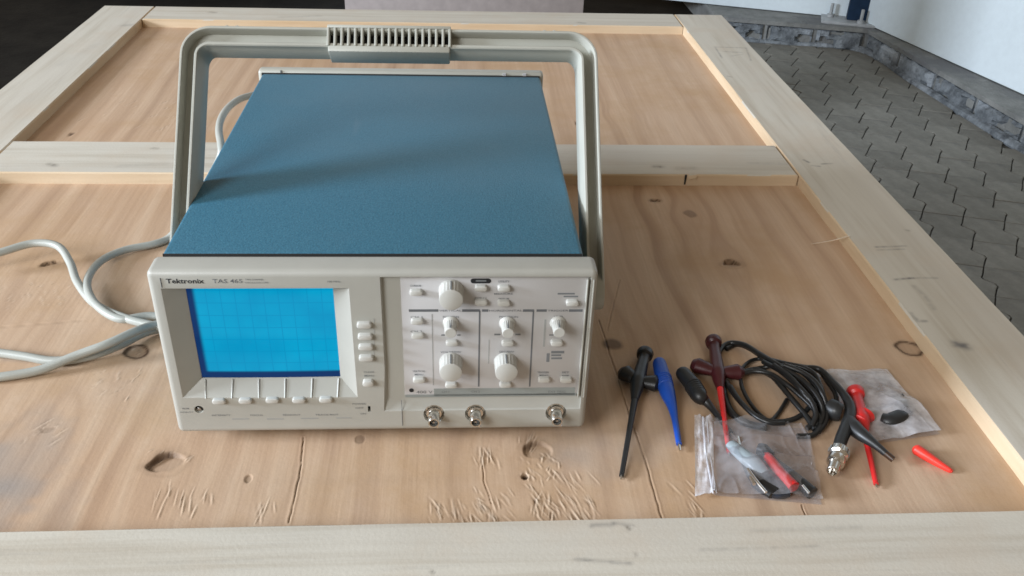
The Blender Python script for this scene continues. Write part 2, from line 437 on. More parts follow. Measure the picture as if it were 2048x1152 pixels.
# rough blocks: short irregular stones with open joints
def rough_block(p0, p1, h, depth, seed):
    r = random.Random(seed); p0, p1 = np.array(p0), np.array(p1); e = p1-p0; L = np.linalg.norm(e); e /= L; n = np.array([-e[1], e[0]])
    nx, nz = 16, 7; V = []; ph = r.uniform(0, 50); F = []
    for j in range(nz+1):
        for i in range(nx+1):
            edge = (i in (0, nx)) or (j in (0, nz))
            nz_ = float(vnoise(np.array([i*.34+ph]), np.array([j*.42+ph]), 91)[0]); d = -0.008 if edge else 0.016*(nz_-.3)+r.uniform(-.003, .003)
            if not edge and nz_ < 0.24: d -= 0.024
            q = p0+e*L*(i/nx)+n*(-d)
            V.append((q[0], q[1], FZ-0.006+h*j/nz+(r.uniform(-.003, .003) if j == nz else 0)))
    for j in range(nz):
        for i in range(nx): a = j*(nx+1)+i; F.append((a, a+1, a+nx+2, a+nx+1))
    o = len(V); B = [(p0+n*depth), (p1+n*depth)]
    for z in (FZ-0.006, FZ-0.006+h): V += [(*B[0], z), (*B[1], z)]
    t0 = nz*(nx+1); F += [tuple([t0+i for i in range(nx+1)]+[o+3, o+2]), tuple([i for i in range(nx+1)][::-1]+[o, o+1]),
          tuple([j*(nx+1) for j in range(nz+1)]+[o+2, o]), tuple([j*(nx+1)+nx for j in range(nz+1)][::-1]+[o+1, o+3])]
    mb = MB(); mb.add(V, F); return mb
seed = 3
for k in range(3):
    a, b = np.array(K_out[k]), np.array(K_out[k+1]); L = np.linalg.norm(b-a); nb = max(1, round(L/0.26))
    for i in range(nb):
        t0, t1 = i/nb+0.010/L, (i+1)/nb-0.010/L
        rough_block(a+(b-a)*t0, a+(b-a)*t1, 0.082, 0.03, seed).build('block', M['kerb_block'], kerb, angle=25); seed += 1
# mortar fillet along the foot
m = MB(); foot = [(*p, FZ+0.002) for p in [(1.31, 3.645), (1.62, 3.560), (1.95, 3.468), (2.0, 3.0), (2.06, 2.45), (2.11, 2.0), (2.19, 1.14)]]
m.tube(foot, [0.016, 0.011, 0.02, 0.016, 0.022, 0.014, 0.02], 8, sub=8)
m.build('mortar', M['kerb_block'], kerb)
# walls: white panels
def wall(name, p0, p1, th, label):
    p0, p1 = np.array(p0), np.array(p1); e = p1-p0; e /= np.linalg.norm(e); n = np.array([-e[1], e[0]])*th
    m = MB(); z0, z1 = kerb_top+0.004, 2.3
    m.loft([[(*p0, z), (*p1, z), (*(p1+n), z), (*(p0+n), z)] for z in (z0, z1)])
    w = m.build(name, M['wall_white'], bevel=0.004); tag(w, label, 'wall'); return w
wall('wall', (-1.0, 4.675), (1.985, 3.628), 0.06, 'white wall panel behind the far right corner of the wooden frame')
wall('wall', (1.975, 3.57), (2.56, 1.13), 0.06, 'white wall panel along the right side above the block kerb')
# steel post with base plate and anchor bolts in the corner
post = thing('steel_post', 'dark blue steel post on a bolted base plate where the white walls meet', 'post', (1.93, 3.60, kerb_top))
a = math.atan2(-0.33, 0.94)
m = MB(); m.box(-0.055, 0.055, -0.035, 0.035, 0.012, 2.4)
o = m.build('shaft', M['steel_dark'], post, bevel=0.004); o.rotation_euler = (0, 0, a); o.location = (0.03, 0.0, 0)
m = MB(); m.box(-0.14, 0.10, -0.085, 0.06, 0.0, 0.012)
o = m.build('base_plate', M['steel_grey'], post, bevel=0.002); o.rotation_euler = (0, 0, a)
for bx, by in ((-0.10, 0.01), (0.035, -0.06)):
    m = MB(); m.lathe((bx, by, 0.012), (0, 0, 1), [(0.016, 0), (0.016, 0.012), (0.0075, 0.013), (0.0075, 0.06), (0.006, 0.062)], 12)
    o = m.build('anchor_bolt', M['steel_grey'], post); o.rotation_euler = (0, 0, a)
# things beyond the far edge of the panel
bb = MB().box(-0.275, 0.452, 2.20, 2.222, FZ, 0.32).build('leaning_board', M['back_board'], bevel=0.002)
tag(bb, 'flat mauve beige board standing upright behind the far edge of the frame', 'board')
m = MB()
sh = []
for k in range(15):
    t = k/14; w = math.sin(math.pi*min(1, max(0, 0.06+0.88*t)))**0.45
    sh.append([(-2.05+t*1.5, 4.55+0.34*w*math.cos(q), FZ+0.005+max(-0.0, 0.20*w*(1+math.sin(q)))*0.75) for q in np.linspace(0, 2*math.pi, 16, endpoint=False)])
m.loft(sh); bgk = m.build('bag', M['dark_cloth'], angle=60); tag(bgk, 'black slumped bag on the dark floor beyond the far left corner', 'bag')

# ------------------------------------------------------------------ wooden panel: plywood in a frame of boards
T = 0.0163
xRo, xRi, xLi, xLo, yFo, yFi, yMb, yMf, yN, yO = 0.6285, 0.524, -0.566, -0.6678, 1.3285, 1.2324, 0.6058, 0.5005, -0.1287, -0.235
panel = thing('wooden_panel', 'plywood panel framed with pale boards carrying the oscilloscope', 'panel')
xs = np.concatenate([np.arange(xLo+.004, -.25, .0018), np.arange(-.25, .42, .00072), np.arange(.42, xRo-.003, .0018)])
ys = np.concatenate([np.arange(yO+0.005, -0.15, 0.01), np.arange(-0.15, 0.02, 0.0012), np.arange(0.02, 0.50, 0.0026), np.arange(0.5, yFo-0.004, 0.006)])
X, Y = np.meshgrid(xs, ys)
H = np.zeros_like(X); DK = np.zeros_like(X); GY = np.zeros_like(X); GX = X.copy()
P = lambda u, v: at(u, v, 0.0)[:2]
# grain bends round the knots
KN = [(335, 925, .013), (270, 705, .011), (103, 527, .010), (1077, 903, .012), (1050, 953, .008), (1226, 688, .009), (1820, 697, .012), (1462, 527, .011),
      (1310, 400, .008), (1380, 428, .008), (497, 957, .004), (150, 300, .006), (1240, 230, .006), (60, 900, .02), (900, 700, .02)]
for u, v, r in KN:
    c = P(u, v); dx, dy = X-c[0], Y-c[1]
    GX -= 2.2*r*np.tanh(dx/(0.8*r))*np.exp(-np.abs(dx)/(5*r))*np.exp(-(dy/(5*r))**2)
warp = 0.03*vnoise(X*6, Y*1.4, 1)+0.012*vnoise(X*14, Y*4, 2)
g = GX+warp
grain = 0.55*vnoise(g*70, Y*1.2+g*3, 3)+0.30*vnoise(g*190, Y*2.4, 4)+0.15*vnoise(g*420, Y*8, 5)
late = np.abs(((g*26+0.6*vnoise(X*3, Y*0.8, 9)) % 1.0)-0.5)*2
grain = np.clip((0.62*grain+0.38*late**1.6)*1.15-.07, 0, 1)
H += 0.00012*(grain-0.5); PA = np.zeros_like(X)
DK += 0.22*np.clip(0.40-grain, 0, 1)+0.10*np.clip(late-.8, 0, 1)*vnoise(X*9, Y*1.2, 77)*2
def blob(u, v, rx, ry, rot=0.0):
    c = P(u, v); dx, dy = X-c[0], Y-c[1]; cr, sr = math.cos(rot), math.sin(rot)
    wob = 1+0.22*(vnoise(X*110+u, Y*110, 21)-0.5)*2
    return np.hypot((cr*dx+sr*dy)/rx, (-sr*dx+cr*dy)/ry)/wob, dx, dy
def sm(x, a, b): t = np.clip((x-a)/(b-a), 0, 1); return t*t*(3-2*t)
def hole(u, v, rx, ry, depth, rot=0, dark=0.0, rim=0.0):
    d, dx, dy = blob(u, v, rx, ry, rot); global H, DK
    H -= depth*(1-sm(d, 0.80, 1.0)); DK += dark*(1-sm(d, 0.75, 1.05))
    DK += rim*np.exp(-((d-1.0)/0.16)**2)
def tilted(u, v, rx, ry, depth, ang, rot=0, dark=0.5):       # a broken out half knot: deepest on the side `ang` points to
    d, dx, dy = blob(u, v, rx, ry, rot); global H, DK
    k = np.clip(0.5+0.75*(dx*math.cos(ang)/rx+dy*math.sin(ang)/ry), 0, 1)
    H -= depth*(1-sm(d, 0.82, 1.0))*k; DK += dark*np.exp(-((d-0.90)/0.17)**2)*k**1.2+0.32*dark*(1-sm(d, .7, 1.0))+.16*dark*np.exp(-((d-1.25)/.22)**2)
tilted(335, 925, .0150, .0125, .0045, 2.2, 0.3, 0.75)
tilted(1077, 903, .0118, .0120, .0030, 1.7, 0, 0.55)
tilted(1462, 527, .0105, .0085, .0050, 1.5, -0.2, 0.95)
tilted(1310, 402, .0070, .0050, .0030, 1.6, 0, 0.9)
tilted(103, 527, .0105, .0050, .0040, 2.4, 0.45, 0.9)
hole(1050, 953, .0034, .0032, .004, 0, 0.95)
hole(270, 705, .0100, .0105, .0012, 0.4, 0.30, 0.95)
hole(1820, 697, .0125, .0120, .0008, 0, 0.22, 1.0)
hole(1226, 688, .0088, .0085, -.0003, 0, 0.68, 0.3)
hole(1380, 428, .0068, .0090, -.0003, 0, 0.45, 0.35)
hole(143, 268, .0038, .006, .001, 0, 0.8); hole(1152, 246, .003, .004, .001, 0, 0.85); hole(1790, 790, .0014, .0014, .001, 0, .7)
hole(497, 957, .0030, .0050, .0008, 0, 0.30); hole(97, 860, .007, .0035, .0003, .2, 0.22); hole(720, 878, .0045, .006, 0.0003, 0, 0.4)
for pts, w, dk in (([(607, 875), (601, 930), (592, 985), (580, 1045)], .0006, .85), ([(1198, 640), (1230, 740), (1262, 835), (1292, 930), (1326, 1038)], .0007, .8),
                   ([(962, 915), (967, 960), (985, 1008)], .0005, .6), ([(1240, 560), (1215, 660)], .0006, .3), ([(180, 640), (0, 655)], .0012, .12),
                   ([(1605, 1010), (1612, 1030)], .0005, .7)):
    wx = .0016*(vnoise(X*0+3.3, Y*38, 35)-.5)+.0007*(vnoise(X*0+7.1, Y*130, 36)-.5)
    D = seg_dist(X+wx, Y, [P(*p) for p in pts]); wv = w*(0.35+0.6*vnoise(X*40, Y*90, 33)); dk = dk*(0.25+1.1*vnoise(X*17, Y*31, 34))
    H -= 0.0007*np.exp(-(D/wv)**2); DK += dk*np.exp(-(D/(wv*1.15))**2); H += 0.0002*np.exp(-((D-2.6*w)/(1.3*w))**2)
# torn fibres: short raised slivers running with the grain
def slivers(u0, v0, u1, v1, n, lean, lmin=.010, lmax=.026, amp=.0006):
    global H, DK, PA
    a, b = P(u0, v0), P(u1, v1)
    for _ in range(n):
        c = a+(b-a)*RNG.random(2); L = RNG.uniform(lmin, lmax); w = RNG.uniform(.00045, .0010); th = lean+RNG.normal(0, .16)
        dx, dy = math.sin(th), -math.cos(th)
        sel = (np.abs(X-c[0]) < L) & (np.abs(Y-c[1]) < L)
        if not sel.any(): continue
        xs_, ys_ = X[sel]-c[0], Y[sel]-c[1]; s_ = (xs_*dx+ys_*dy)/L; q = (xs_*-dy+ys_*dx)
        env = np.clip(1-(2*s_)**2, 0, 1)
        k = RNG.uniform(.5, 1.25)
        H[sel] += amp*k*env*np.exp(-(q/w)**2)*(0.3+1.0*(s_+.5)); PA[sel] += 0.42*k*env*np.exp(-(q/w)**2)
        H[sel] -= amp*0.35*env*np.exp(-((q+2.0*w)/w)**2); DK[sel] += 0.38*k*env*np.exp(-((q+1.9*w)/(.75*w))**2)  # shadow on the left of each sliver painted in as a dark line
slivers(860, 1000, 1010, 1050, 44, .30, .008, .022); slivers(930, 975, 1030, 1040, 14, .5, .008, .018); slivers(1030, 905, 1120, 960, 20, .5, .005, .012); slivers(1085, 915, 1125, 960, 7, -.4, .006, .012)
slivers(1050, 950, 1215, 1045, 54, .38); slivers(1060, 985, 1110, 1045, 12, -.15, .008, .02); slivers(1035, 870, 1085, 895, 8, -.3); slivers(945, 890, 1000, 930, 10, .1)
slivers(320, 975, 420, 1030, 14, .1); slivers(0, 560, 130, 615, 26, .5, .006, .015, .0007); slivers(190, 740, 255, 800, 16, -.3, .006, .014, .0007)
slivers(60, 840, 110, 900, 6, -.5); slivers(520, 1000, 560, 1050, 6, 0); slivers(300, 900, 380, 935, 6, -.6, .005, .010); slivers(1340, 960, 1420, 1040, 8, .3)
slivers(250, 690, 295, 715, 10, -.5, .004, .008); slivers(560, 160, 640, 280, 8, -.2, .01, .03, .0006); slivers(200, 200, 330, 280, 20, -.5, .01, .03, .0007)
# stains, and a soft grey patch in the near left corner
for u, v, rx, ry, k in ((1180, 900, .04, .05, .35), (1300, 880, .03, .05, .25), (10, 950, .055, .085, .75), (125, 1010, .02, .05, .25), (60, 715, .06, .01, .35), (1130, 890, .03, .03, .2), (960, 750, .1, .1, .1)):
    d, _, _ = blob(u, v, rx, ry); GY += k*(1-sm(d, .2, 1.15))*(0.55+0.9*(vnoise(X*45, Y*45, 40)-.2))
for u, v, rx, ry, k in ((270, 720, .03, .02, .25), (760, 960, .10, .008, .10), (1060, 875, .015, .02, .2), (110, 1045, .02, .02, .25)):
    d, _, _ = blob(u, v, rx, ry); DK += k*0.5*(1-sm(d, .3, 1.2))*(.3+grain)
me = grid_mesh('plywood_sheet', X, Y, H, {'grain': grain, 'dark': DK, 'grey': GY, 'pale': PA})
link('plywood_sheet', me, M['ply'], panel, angle=70)
MB().box(xLo+.004, xRo-.004, yO+.006, yFo-.004, -.018, -.0055).build('backing_sheet', M['ply'], panel)

def board(x0, x1, y0, y1, mat, feats=(), step=0.004, axis='x', z1=T):
    gx = np.linspace(x0, x1, max(4, int((x1-x0)/step))); gy = np.linspace(y0, y1, max(4, int((y1-y0)/step)))
    XX, YY = np.meshgrid(gx, gy); dk = np.zeros_like(XX); gr = np.zeros_like(XX)
    b = 0.0016
    ex = np.minimum(XX-x0, x1-XX); ey = np.minimum(YY-y0, y1-YY)
    ZZ = np.full_like(XX, z1)+0.0004*(vnoise(XX*22, YY*22, 50)-.5)
    for f in feats:
        kind, pts, w, k = f[:4]; pw = [at(*p, z1)[:2] for p in pts]
        D = seg_dist(XX, YY, pw) if len(pw) > 1 else np.hypot(XX-pw[0][0], (YY-pw[0][1]))
        e = np.exp(-(D/w)**2)*(0.35+1.0*vnoise(XX*260, YY*260, 61))
        if kind == 'g': gr += k*e
        if kind == 'd': dk += k*e; ZZ = ZZ-.0004*e
    # top with a small rounded arris, then the sides
    gx2 = np.concatenate([[x0], gx, [x1]]); gy2 = np.concatenate([[y0], gy, [y1]])
    pad = lambda A: np.pad(A, 1, mode='edge')
    XX2 = pad(XX).copy(); YY2 = pad(YY).copy(); ZZ2 = pad(ZZ).copy(); dk2, gr2 = pad(dk), pad(gr)
    XX2[:, 1] += b; XX2[:, -2] -= b; YY2[1, :] += b; YY2[-2, :] -= b
    wv = 0.0006*(vnoise(XX2*30, YY2*30, 70)-.5)
    for sl in (np.s_[0, :], np.s_[-1, :], np.s_[:, 0], np.s_[:, -1]): ZZ2[sl] = z1-b
    XX2[:, 0] += wv[:, 0]; XX2[:, -1] += wv[:, -1]; YY2[0, :] += wv[0, :]; YY2[-1, :] += wv[-1, :]
    XX3, YY3, ZZ3 = np.pad(XX2, 1, mode='edge'), np.pad(YY2, 1, mode='edge'), np.pad(ZZ2, 1, mode='edge')
    for sl in (np.s_[0, :], np.s_[-1, :], np.s_[:, 0], np.s_[:, -1]): ZZ3[sl] = -0.018
    me = grid_mesh('frame_board', XX3, YY3, ZZ3, {'dark': np.pad(dk2, 1, mode='edge'), 'grey': np.pad(gr2, 1, mode='edge')})
    return link('frame_board', me, mat, panel, angle=28)
# near board, right board, left board, far board, middle board
board(xLo, xRo, yO, yN, M['board_x'], [('g', [(1185, 1052), (1225, 1049)], .0022, .5), ('g', [(1228, 1046), (1265, 1052)], .0018, .45), ('d', [(1256, 1054), (1260, 1058)], .0014, .7), ('g', [(1150, 1118), (1262, 1127)], .0016, .45),
      ('d', [(865, 1142), (868, 1145)], .0013, .8), ('d', [(1272, 1106), (1274, 1112)], .0009, .7), ('g', [(1500, 1062), (1720, 1054)], .002, .18), ('g', [(1400, 1100), (1640, 1092)], .0015, .22), ('g', [(300, 1126), (520, 1120)], .0016, .15)], step=.0016)
board(xRi, xRo, yN+0.0012, yFo, M['board_y'], [('g', [(1752, 494), (1812, 492)], .0018, .55), ('g', [(1756, 500), (1808, 498)], .0016, .5), ('g', [(1790, 559), (1826, 556)], .0020, .8), ('g', [(1828, 556), (1874, 556)], .0018, .5), ('g', [(1828, 572), (1850, 592), (1868, 618)], .003, .28),
      ('g', [(1608, 320), (1618, 325)], .002, .7), ('g', [(1624, 331), (1640, 333)], .0018, .5), ('g', [(1644, 328), (1664, 327)], .0018, .65), ('g', [(1430, 94), (1492, 96)], .0022, .5), ('g', [(1430, 94), (1444, 116)], .0016, .55), ('g', [(1448, 103), (1484, 105)], .003, .35), ('g', [(1462, 112), (1486, 108)], .002, .3),
      ('g', [(1492, 96), (1502, 121)], .0016, .45), ('d', [(1813, 460), (1817, 461)], .0022, .5), ('g', [(1916, 689), (1928, 692)], .0062, .95), ('g', [(1822, 626), (1836, 642), (1852, 642)], .0022, .5), ('d', [(1456, 152), (1464, 154)], .002, .4)], step=.0016)
board(xLo, xLi, yN+0.0012, yFo, M['board_y'], [('g', [(248, 51), (262, 50)], .007, .35), ('g', [(120, 130), (190, 90)], .008, .10)], step=.005)
board(xLi+.0012, xRi-.0012, yFi, yFo, M['board_x'], [('d', [(421, 24), (430, 25)], .004, .45), ('g', [(640, 32), (560, 34)], .004, .25), ('d', [(1158, 45), (1168, 46)], .004, .5)], step=.004)
mid = board(xLi+.0012, xRi-.0020, yMf, yMb, M['board_x'], [('d', [(1310, 333), (1322, 333)], .0042, .6), ('d', [(100, 328), (112, 331)], .004, .5), ('d', [(1358, 337), (1388, 336)], .006, .22), ('d', [(306, 296), (314, 297)], .003, .4), ('g', [(1500, 326), (1590, 328)], .004, .22), ('g', [(240, 332), (330, 328)], .005, .15), ('g', [(1545, 292), (1566, 296)], .004, .4)], step=.003)
# split beside the knot in the edge of the middle board
c = at(1366, 352, T*0.5)
m = MB(); m.add([(c[0]-.0016, yMf-.0006, T-.0006), (c[0]+.0016, yMf-.0006, T-.0002), (c[0]+.0010, yMf-.0004, .002), (c[0]-.0012, yMf-.0004, .0015), (c[0], yMf+.004, T-.0004), (c[0], yMf+.004, .002)],
              [(0, 1, 2, 3), (0, 4, 1), (1, 4, 5, 2), (0, 3, 5, 4), (3, 2, 5)])
m.build('knot_split', M['hole'], mid)
m = MB(); m.add([(c[0]+.002, yMf-.0010, T-.0012), (c[0]+.016, yMf-.0008, T+.0002), (c[0]+.014, yMf-.0030, T-.004), (c[0]+.004, yMf-.0026, T-.006), (c[0]+.008, yMf+.003, T+.0006)],
              [(0, 3, 2, 1), (0, 1, 4), (0, 4, 3), (1, 2, 4), (2, 3, 4)])
m.build('wood_chip', M['board_x'], mid)
# a loose fibre sticking out from the right board
m = MB(); m.tube([at(1622, 488, .004), at(1660, 482, .010), at(1700, 472, T+.002)], [.0003, .0006, .0008], 6); m.build('loose_fibre', M['board_y'], panel)

# ------------------------------------------------------------------ oscilloscope
HW, ZB, ZT, D = 0.1725, 0.0120, 0.1707, 0.4393
scope = thing('oscilloscope', 'grey oscilloscope with blue vinyl cover, lit cyan screen and raised carrying handle', 'oscilloscope', (SX, SY, 0), SYAW)
SH, MO = M['shell'], M['module']
# blue cover
m = MB(); CW = 0.1665
m.box(-CW-.0005, CW-.003, 0.0264, 0.028+D-.006, ZB+.003, 0.1710)
m.build('cover', M['vinyl'], scope, bevel=.0035, seg=4)
m = MB(); m.box(-CW+.004, CW-.007, 0.024, 0.0285, ZB+.004, ZT-.0032); m.build('cover_gap', M['hole'], scope)
m = MB(); m.box(-CW+.0005, CW-.004, 0.0260, 0.0266, ZB+.004, 0.1711); m.build('cover_joint_line', M['hole'], scope)  # thin dark strip drawn along the joint of bezel and cover
# rear bezel
m = MB(); m.box(-CW-.006, CW+.001, 0.028+D-.004, 0.028+D+.012, ZB, 0.1742); m.build('rear_bezel', M['handle'], scope, bevel=.004, seg=3)
m = MB(); m.box(-CW-.001, CW-.004, 0.028+D-.007, 0.028+D-.0035, ZB+.005, 0.1712); m.build('rear_gasket', M['hole'], scope)
m = MB(); m.box(-.146, -.1445, .028+D-.0045, .028+D-.002, .1712, .1738); m.build('rear_clip', M['grey_ink'], scope)
for cx in (.120, .1445): MB().box(cx-.002, cx+.002, .028+D-.005, .028+D-.002, .1712, .1738).build('rear_clip', M['overlay'], scope)
for fx, fy in ((-.14, .045), (.14, .045), (-.14, .42), (.14, .42)):
    MB().lathe((fx, fy, 0.0005), (0, 0, 1), [(.010, 0), (.011, .001), (.0105, ZB+.002)], 16).build('foot', M['black'], scope)
# front bezel
m = MB(); m.box(-HW, HW, 0.0, 0.026, ZB, ZT)
bez = m.build('front_bezel', SH, scope, bevel=.0050, seg=4)
# control recess on the right (3 mm), screen well, connector wells, jack hole
zr0, zr1 = 0.0455, 0.1655
ru0, ru1 = 0.0005, HW-.0055
PRF = [(-.010, zr1), (.0036, zr1), (.0036, .0455), (.0010, .0350), (-.0004, .0335), (-.010, .0335)]
m = MB(); m.loft([[(ru0+(max(v, -.001)+.0005)*.95, v, z) for v, z in PRF], [(ru1, v, z) for v, z in PRF]])
boolean(bez, m.build('c', SH))
dS = 0.011
su0, su1, sz0, sz1 = -0.1482, -0.0347, 0.0618, 0.1590
OP = [(-.1628, .0500), (-.0203, .0490), (-.0208, .1555), (-.1628, .1555)]
IN = [(su0, sz0), (su1, sz0), (su1, sz1), (su0, sz1)]
ext = lambda k: [(o[0]+(o[0]-i[0])*k, -dS*k, o[1]+(o[1]-i[1])*k*(1 if o[1] < .1 else 0.0)) for o, i in zip(OP, IN)]
m = MB(); m.loft([ext(0.1), [(i[0], dS, min(i[1], .1555) if i[1] > .1 else i[1]) for i in IN], [(i[0], dS+.006, min(i[1], .1555) if i[1] > .1 else i[1]) for i in IN]])
boolean(bez, m.build('c', SH))
BN = [face(868, 829), face(951, 828), face(1112, 826)]
for u, z in BN:
    m = MB(); m.lathe((u, -.002, z), (0, 1, 0), [(.0098, 0), (.0090, .0022), (.0082, .008)], 32); boolean(bez, m.build('c', SH))
ju, jz = face(398, 819)
m = MB(); m.lathe((ju, -.002, jz), (0, 1, 0), [(.0042, 0), (.0036, .003), (.0030, .010)], 24); boolean(bez, m.build('c', SH))
pu, pz = face(738, 818)
m = MB(); m.box(pu-.0009, pu+.0013, -.002, .006, pz-.0030, pz+.0030); boolean(bez, m.build('c', SH))
bez.data.materials.clear(); bez.data.materials.append(SH)
MB().box(pu-.0008, pu+.0012, .004, .0055, pz-.0029, pz+.0029).build('power_slot', M['hole'], scope)
MB().lathe((ju, .003, jz), (0, 1, 0), [(.0030, 0), (.0030, .004)], 16).build('probe_jack', M['hole'], scope)
m = MB(); m.lathe((ju, .0005, jz), (0, -1, 0), [(.0016, -.003), (.0016, 0), (.0010, .0004)], 12); m.build('jack_pin', M['dull_nickel'], scope)
# thin rim at left edge of the label strip and seam at the right bottom
u0, z0 = face(320, 556); u1, z1 = face(322, 575)
MB().box(u0-.0002, u0+.0003, -.0004, .0002, z1, z0).build('label_seam', M['mid_ink'], bez)
u0, z0 = face(803, 800); u1, z1 = face(803, 851)
MB().box(u0-.0002, u0+.0002, -.0004, .0002, z1, z0).build('seam', M['mid_ink'], bez)
# screen glass
GU0, GU1 = -.1440, -.0345
m = MB(); nx, nz = 24, 20
pu_ = np.linspace(su0-.001, su1+.001, nx); pz_ = np.linspace(sz0-.001, sz1+.002, nz)
V = [(u, dS-.0004+.0016*(((u-(su0+su1)/2)/.057)**2+((z-.11)/.05)**2)*0.5, z) for z in pz_ for u in pu_]
F = [(j*nx+i, j*nx+i+1, (j+1)*nx+i+1, (j+1)*nx+i) for j in range(nz-1) for i in range(nx-1)]
o = len(V); V += [(su0-.001, dS+.012, sz0-.001), (su1+.001, dS+.012, sz0-.001), (su1+.001, dS+.012, sz1+.002), (su0-.001, dS+.012, sz1+.002)]
F += [tuple(range(nx))+(o+1, o), tuple((nz-1)*nx+i for i in range(nx))[::-1]+(o+3, o+2)[::1], tuple(j*nx for j in range(nz))[::-1]+(o, o+3), tuple(j*nx+nx-1 for j in range(nz))+(o+2, o+1), (o, o+1, o+2, o+3)]
m.add(V, F)
m.build('screen', screen_mat(su0+.0054, su1, sz0+.0064, sz1, -.1450, -.0330, .0655, .1585), scope, angle=50)
# soft key lands: shallow ribs on the slope under the screen
def on_slope(px, py_top, py_bot):
    u, z = face(px, py_top, dS); return u
def softkey_rib(pxt, pyt, pxb, pyb):
    ut, _ = face(pxt, pyt, dS*.93); ub, _ = face(pxb, pyb, .0); zt, zb = sz0-.0004, .0492
    m = MB(); m.tube([(ut, dS-.0012, zt), (ub, -.0002, zb)], .00075, 6, smooth=False); return m
for xt, xb in ((411, 413), (466, 465), (518, 519), (571, 571), (625, 624), (678, 676)):
    softkey_rib(xt, 760, xb, 803).build('softkey_rib', MO, bez)
def button(px, py, v, w, h, name='button', mat='button', dep=.0042, r=.0016, rot=0.0):
    u, z = face(px, py, v-dep)
    n = 5; base = []; cr = min(w, h)*0.42
    for cx, cz, a0 in ((w/2-cr, h/2-cr, 0), (-w/2+cr, h/2-cr, 90), (-w/2+cr, -h/2+cr, 180), (w/2-cr, -h/2+cr, 270)):
        for k in range(n):
            q = rad(a0+90*k/(n-1)); base.append((cx+cr*math.cos(q), cz+cr*math.sin(q)))
    ring = lambda s, y: [(u+x*s, y, z+zz*s) for x, zz in base]
    m = MB(); m.loft([ring(1, v+.001), ring(1, v-dep+.0007), ring(.94, v-dep+.0002), ring(.84, v-dep)])
    return m.build(name, M[mat], scope, angle=40)
for x, y in ((437, 805), (490, 804), (544, 803), (597, 803), (651, 802)): button(x, y, 0.0, .0105, .0046, 'softkey', dep=.0032)
for x, y in ((728, 653), (730, 676), (731, 697), (732, 719)): button(x, y, 0.0, .0115, .0048, 'side_key', dep=.0040)
button(736, 769, 0.0, .0088, .0052, 'clear_key', dep=.0045)
# control overlay
VO = 0.0028
ou0, oz1 = face(800, 549, VO); ou1, _ = face(1166, 700, VO); _, oz0 = face(811, 791, VO)
m = MB(); m.box(ou0, ou1, VO, .0042, oz0, min(oz1, zr1-.001)); m.build('control_overlay', M['overlay'], scope, bevel=.0008)
c2 = lambda x, y: (760+x/2.954, 490+y/2.954)
def flat(x0, y0, x1, y1, name, mat, v=VO, th=.00012, parent=None):
    a, b = face(*c2(x0, y0), v), face(*c2(x1, y1), v)
    return MB().box(min(a[0], b[0]), max(a[0], b[0]), v-th, v+.0001, min(a[1], b[1]), max(a[1], b[1])).build(name, M[mat], parent or scope)
for x0, x1 in ((170, 345), (485, 590), (603, 640), (845, 910), (925, 985), (1117, 1197)): flat(x0, 380, x1, 394, 'heading_bar', 'mid_ink')
for xa, xb in ((589, 583), (905, 886)):
    a, b = face(*c2(xa, 388), VO), face(*c2(xb, 836), VO); um = (a[0]+b[0])/2
    MB().box(um-.00065, um+.00065, VO-.00012, VO+.0001, b[1], a[1]).build('divider', M['mid_ink'], scope)
flat(310, 408, 313, 828, 'thin_divider', 'pale_ink'); flat(642, 560, 644, 700, 'thin_divider', 'pale_ink'); flat(972, 440, 974, 600, 'thin_divider', 'pale_ink')
flat(318, 848, 1150, 884, 'input_strip', 'strip_ink'); flat(150, 884, 1158, 890, 'input_strip', 'strip_ink')
# raised double rib at the right of the overlay
for xa, xb in (((1178, 556), (1153, 793)), ((1188, 556), (1166, 793))):
    a, b = face(*xa, VO), face(*xb, VO); 
    MB().box((a[0]+b[0])/2-.0006, (a[0]+b[0])/2+.0006, -.0003, .0042, b[1]+.001, min(a[1], zr1-.0005)).build('edge_rib', SH, scope, bevel=.0004)
# dark pill label
u, z = face(*c2(596, 212), VO)
m = MB(); pil = []
for cx, a0 in ((.0058, -90), (-.0058, 90)):
    pil += [(u+cx+.0022*math.cos(rad(a0+180*k/8)), z+.0022*math.sin(rad(a0+180*k/8))) for k in range(9)]
m.loft([[(x, VO+.0001, y) for x, y in pil], [(x, VO-.0002, y) for x, y in pil]]); m.build('pill_mark', M['ink'], scope)
flat(566, 207, 628, 216, 'pill_text', 'grey_ink', VO-.0002)
for x, y in ((212, 288), (597, 262), (733, 263), (597, 346), (732, 351), (1137, 350), (218, 459), (222, 544), (230, 806), (425, 587), (755, 588), (1045, 587), (420, 836), (741, 833), (970, 803), (1100, 805)):
    u, v = c2(x, y); button(u, v, VO, .0098, .0046)
def knob(px, py, r, L, r_base, name='knob', mark=True):
    v = VO-L; u, z = face(px, py, v)
    k = MB(); seg = 40
    def ring(rr, y, fl=0.0):
        return [(u+(rr*(1-fl*(i % 2)))*math.cos(2*math.pi*i/seg), y, z+(rr*(1-fl*(i % 2)))*math.sin(2*math.pi*i/seg)) for i in range(seg)]
    k.loft([ring(r_base, VO+.0005), ring(r_base, VO-.0012), ring(r*1.10 if r_base > r*1.15 else r*1.02, VO-.0030, .07), ring(r, v+.0012, .07), ring(r*.985, v+.0004), ring(r*.90, v)])
    o = k.build(name, M['knob'], scope, angle=28)
    if mark:
        mk = MB().box(u-.0006, u+.0006, v+.0010, VO-.002, z+r*.985, z+r*1.03); mk.build('pointer', M['grey_ink'], o)
    return o
for px, py, r in (((420, 327), 0, .0093), ((418, 757), 0, .0091), ((747, 757), 0, .0092)): knob(*c2(*px), r, .0152, r*1.06)
